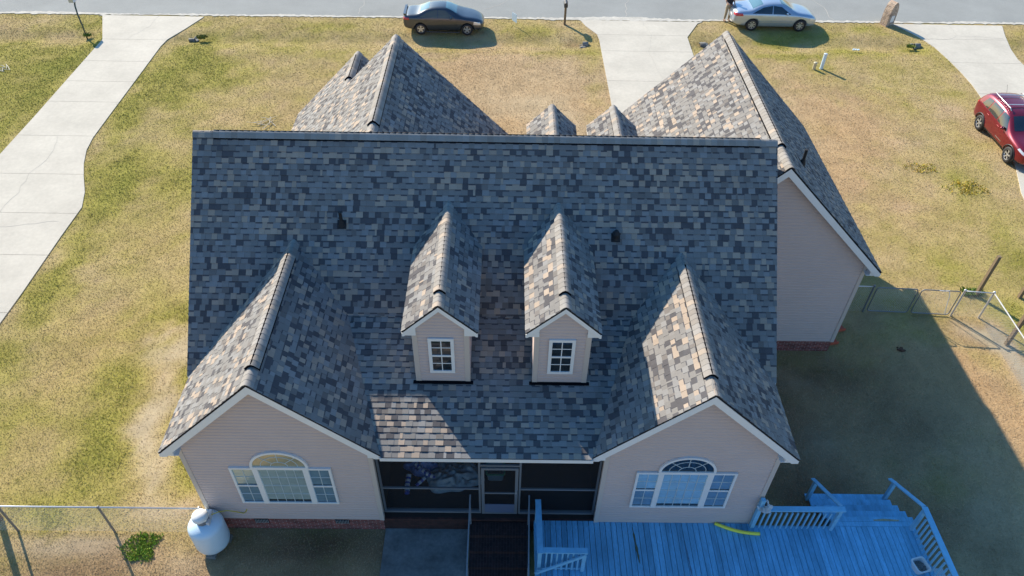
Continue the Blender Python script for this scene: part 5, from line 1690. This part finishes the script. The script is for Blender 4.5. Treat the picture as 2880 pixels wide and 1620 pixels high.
# red sport utility vehicle -------------------------------------------------------
L_, W_, H_, wb = 4.62, 1.86, 1.70, 2.70
hw = W_ / 2
stS = [(-.92, .55, hw * .70, hw * .74, .98, hw * .62, 1.06), (-.88, .36, hw * .88, hw * .90, 1.04, hw * .74, 1.16), (-.78, .30, hw * .96, hw * .98, 1.06, hw * .73, 1.42),
       (-.58, .28, hw, hw, 1.07, hw * .72, 1.60), (-.25, .27, hw, hw, 1.06, hw * .74, 1.665), (.3, .26, hw, hw, 1.05, hw * .76, 1.69), (.9, .26, hw, hw, 1.03, hw * .76, 1.68),
       (1.35, .26, hw, hw, 1.02, hw * .755, 1.62), (1.80, .26, hw, hw, 1.0, hw * .80, 1.36), (2.2, .27, hw, hw * .99, .98, hw * .84, 1.10), (2.7, .28, hw, hw * .97, .94, hw * .80, 1.05),
       (3.15, .30, hw * .96, hw * .92, .88, hw * .74, .98), (3.48, .34, hw * .84, hw * .82, .78, hw * .62, .86), (3.68, .40, hw * .66, hw * .64, .66, hw * .5, .72)]
g3, bv3, pt3 = make_car('parked_car', 'red sport utility vehicle with roof rails at the right edge of the lawn', 'car', (22.56, 30.30, 0), R(-90), .99,
    stS, 'paint_red', wb, 1.64, .355,
    [[(-.42, 1.14), (.10, 1.12), (.10, 1.52), (-.30, 1.46)], [(.18, 1.12), (.98, 1.09), (.98, 1.54), (.18, 1.53)], [(1.05, 1.09), (1.95, 1.06), (1.45, 1.48), (1.05, 1.54)]],
    [(2.10, -.66), (2.10, .66), (1.46, .56), (1.46, -.56)], [(-.86, -.60), (-.86, .60), (-.66, .56), (-.66, -.56)],
    dict(ws='carglass', spokes=5, split=(-.16, .16), sw=.035, mirror=(1.72, 1.08), handles=[(.35, .97), (1.30, .95)],
         seams=[[(1.01, .40), (1.0, .7), (1.01, 1.08)], [(.10, .6), (.13, .9), (.14, 1.1)], [(2.10, .45), (2.15, .7), (2.10, 1.0)]],
         patches=[('headlight', [(3.05, .86), (3.52, .76), (3.50, .82), (3.08, .92)], 'side', 'head'), ('tail_light', [(-.90, 1.0), (-.72, 1.02), (-.70, 1.10), (-.88, 1.09)], 'side', 'tail'),
                  ('rocker_trim', [(.36, .28), (2.30, .28), (2.30, .42), (.36, .42)], 'side', 'blackplastic'), ('grille', [(-.5, .62), (.5, .62), (.5, .72), (-.5, .72)], 'front', 'blackplastic'),
                  ('bumper_trim', [(-.6, .36), (.6, .36), (.6, .50), (-.6, .50)], 'front', 'blackplastic'), ('door_strip', [(1.45, .56), (1.95, .56), (1.95, .58), (1.45, .58)], 'side', 'rim')]))
for wx in (0, wb):
    for sy in (-1, 1):
        pts = []
        for k in range(13):
            a = R(-8 + 196 * k / 12)
            x_, z_ = wx + .425 * math.cos(a), .37 + .425 * math.sin(a)
            h = bv3.ray_cast(Vector((x_, sy * 3, z_)), Vector((0, -sy, 0)))
            pts.append((x_, (h[0].y if h[0] and abs(h[0].y) > .7 else sy * .90) + sy * .004, z_))
        mb = MB(); mb.tube(pts, .028, 6); mb.build('arch_trim', 'blackplastic', g3, smooth=True)
for sy in (-1, 1):
    mb = MB(); mb.tube([(-.35, sy * .60, 1.66), (-.25, sy * .60, 1.735), (1.10, sy * .61, 1.735), (1.22, sy * .61, 1.66)], .022, 8); mb.build('roof_rail', 'rim', g3, smooth=True)
for x_ in (.0, .85):
    mb = MB(); mb.bar((x_, -.62, 1.765), (x_, .62, 1.765), .05, .022); mb.build('roof_rack_bar', 'rim', g3)
mb = MB(); mb.tube([(-.45, 0, 1.66), (-.55, 0, 1.80), (-.66, 0, 1.93)], .006, 6); mb.build('antenna', 'black', g3)

# ------------------------------------------------------------------ person
t_ = thing('person', 'person in a black shirt and khaki trousers standing at the silver car', 'person', (12.46, 41.68, 0), R(-78))
def skin(name, joints, edges, root_i, m, sub=2, parent=t_):
    me = bpy.data.meshes.new(name)
    me.from_pydata([j[0] for j in joints], edges, [])
    o = bpy.data.objects.new(name, me); C.objects.link(o)
    o.modifiers.new('skin', 'SKIN').use_smooth_shade = True
    sv = me.skin_vertices[0].data
    for i, j in enumerate(joints):
        r = j[1]
        sv[i].radius = (r, r) if not isinstance(r, tuple) else r
        sv[i].use_root = (i == root_i)
    sd = o.modifiers.new('sub', 'SUBSURF'); sd.levels = sub; sd.render_levels = sub
    dg = bpy.context.evaluated_depsgraph_get()
    m2 = bpy.data.meshes.new_from_object(o.evaluated_get(dg))
    o.modifiers.clear(); o.data = m2
    m2.materials.clear(); m2.materials.append(m)
    for p in m2.polygons: p.use_smooth = True
    o.parent = parent
    return o
# x forward, y left, z up
J = [((0, 0, .95), (.13, .16)), ((0, 0, 1.15), (.11, .145)), ((.01, 0, 1.34), (.115, .17)), ((.0, 0, 1.46), (.07, .09)), ((.01, 0, 1.54), .055), ((.03, 0, 1.62), (.085, .07)), ((.03, 0, 1.72), (.095, .078)), ((.02, 0, 1.79), (.06, .055)),
     ((.0, .10, .90), .095), ((.03, .12, .50), .062), ((-.02, .13, .10), .045), ((.09, .14, .045), (.05, .03)), ((.16, .14, .035), (.03, .02)),
     ((.0, -.10, .90), .095), ((.01, -.11, .50), .062), ((-.03, -.12, .10), .045), ((.08, -.13, .045), (.05, .03)), ((.15, -.13, .035), (.03, .02)),
     ((0, .19, 1.41), .06), ((-.01, .25, 1.14), .045), ((.20, .19, 1.07), .034), ((.24, .175, 1.06), .028),
     ((0, -.19, 1.41), .06), ((-.01, -.25, 1.14), .045), ((.20, -.17, 1.09), .034), ((.24, -.155, 1.085), .028)]
Ed = [(0, 1), (1, 2), (2, 3), (3, 4), (4, 5), (5, 6), (6, 7), (0, 8), (8, 9), (9, 10), (10, 11), (11, 12), (0, 13), (13, 14), (14, 15), (15, 16), (16, 17), (2, 18), (18, 19), (19, 20), (20, 21), (2, 22), (22, 23), (23, 24), (24, 25)]
for base, sy in ((21, 1), (25, -1)):
    bx, by, bz = J[base][0]
    for k in range(5):
        i0 = len(J)
        if k < 4:
            off = (k - 1.5) * .017
            ln = (.040, .046, .043, .034)[k]
            J.append(((bx + .035, by + off, bz), .0095)); J.append(((bx + .035 + ln * .6, by + off - sy * .01, bz - .006), .0085)); J.append(((bx + .035 + ln, by + off - sy * .02, bz - .028), .0075))
            Ed += [(base, i0), (i0, i0 + 1), (i0 + 1, i0 + 2)]
        else:
            J.append(((bx + .012, by - sy * .038, bz + .010), .010)); J.append(((bx + .040, by - sy * .052, bz + .004), .0085))
            Ed += [(base, i0), (i0, i0 + 1)]
m_skin = mat('skin', (.50, .30, .21), rough=.55)
body = skin('body', J, Ed, 0, m_skin)
skin('trousers', [((0, 0, 1.0), (.135, .165)), ((0, 0, .93), (.14, .17)), ((.0, .10, .85), .108), ((.03, .12, .50), .082), ((-.02, .13, .12), .068), ((.0, -.10, .85), .108), ((.01, -.11, .50), .082), ((-.03, -.12, .12), .068)],
     [(0, 1), (1, 2), (2, 3), (3, 4), (1, 5), (5, 6), (6, 7)], 1, mat('khaki', (.33, .27, .18), rough=.9))
skin('shirt', [((0, 0, .94), (.145, .18)), ((0, 0, 1.15), (.130, .165)), ((.01, 0, 1.34), (.13, .185)), ((0, 0, 1.45), (.085, .10)), ((0, .20, 1.40), .08), ((-.01, .25, 1.20), .068), ((0, -.20, 1.40), .08), ((-.01, -.25, 1.20), .068)],
     [(0, 1), (1, 2), (2, 3), (2, 4), (4, 5), (2, 6), (6, 7)], 1, mat('black_cloth', (.018, .018, .022), rough=.9))
skin('hair', [((.0, 0, 1.78), (.085, .085)), ((-.03, 0, 1.73), (.085, .085))], [(0, 1)], 0, mat('dark_hair', (.03, .02, .015), rough=.8))
for sy in (1, -1):
    m_ = MB(); m_.prism([(-.07, sy * .135 - .045, 0), (.15, sy * .135 - .04, 0), (.19, sy * .135, 0), (.15, sy * .135 + .04, 0), (-.07, sy * .135 + .045, 0)], (0, 0, .075)); m_.build('shoe', mat('brown_leather', (.16, .11, .07), rough=.7), t_)
b_ = bmesh.new()
for sy in (1, -1): bmesh.ops.create_uvsphere(b_, u_segments=8, v_segments=6, radius=.012, matrix=Matrix.Translation((.108, sy * .03, 1.70)))
me = bpy.data.meshes.new('eyes'); b_.to_mesh(me); b_.free(); me.materials.append(M['black']); o = bpy.data.objects.new('eyes', me); C.objects.link(o); o.parent = t_
bpy.context.view_layer.update()
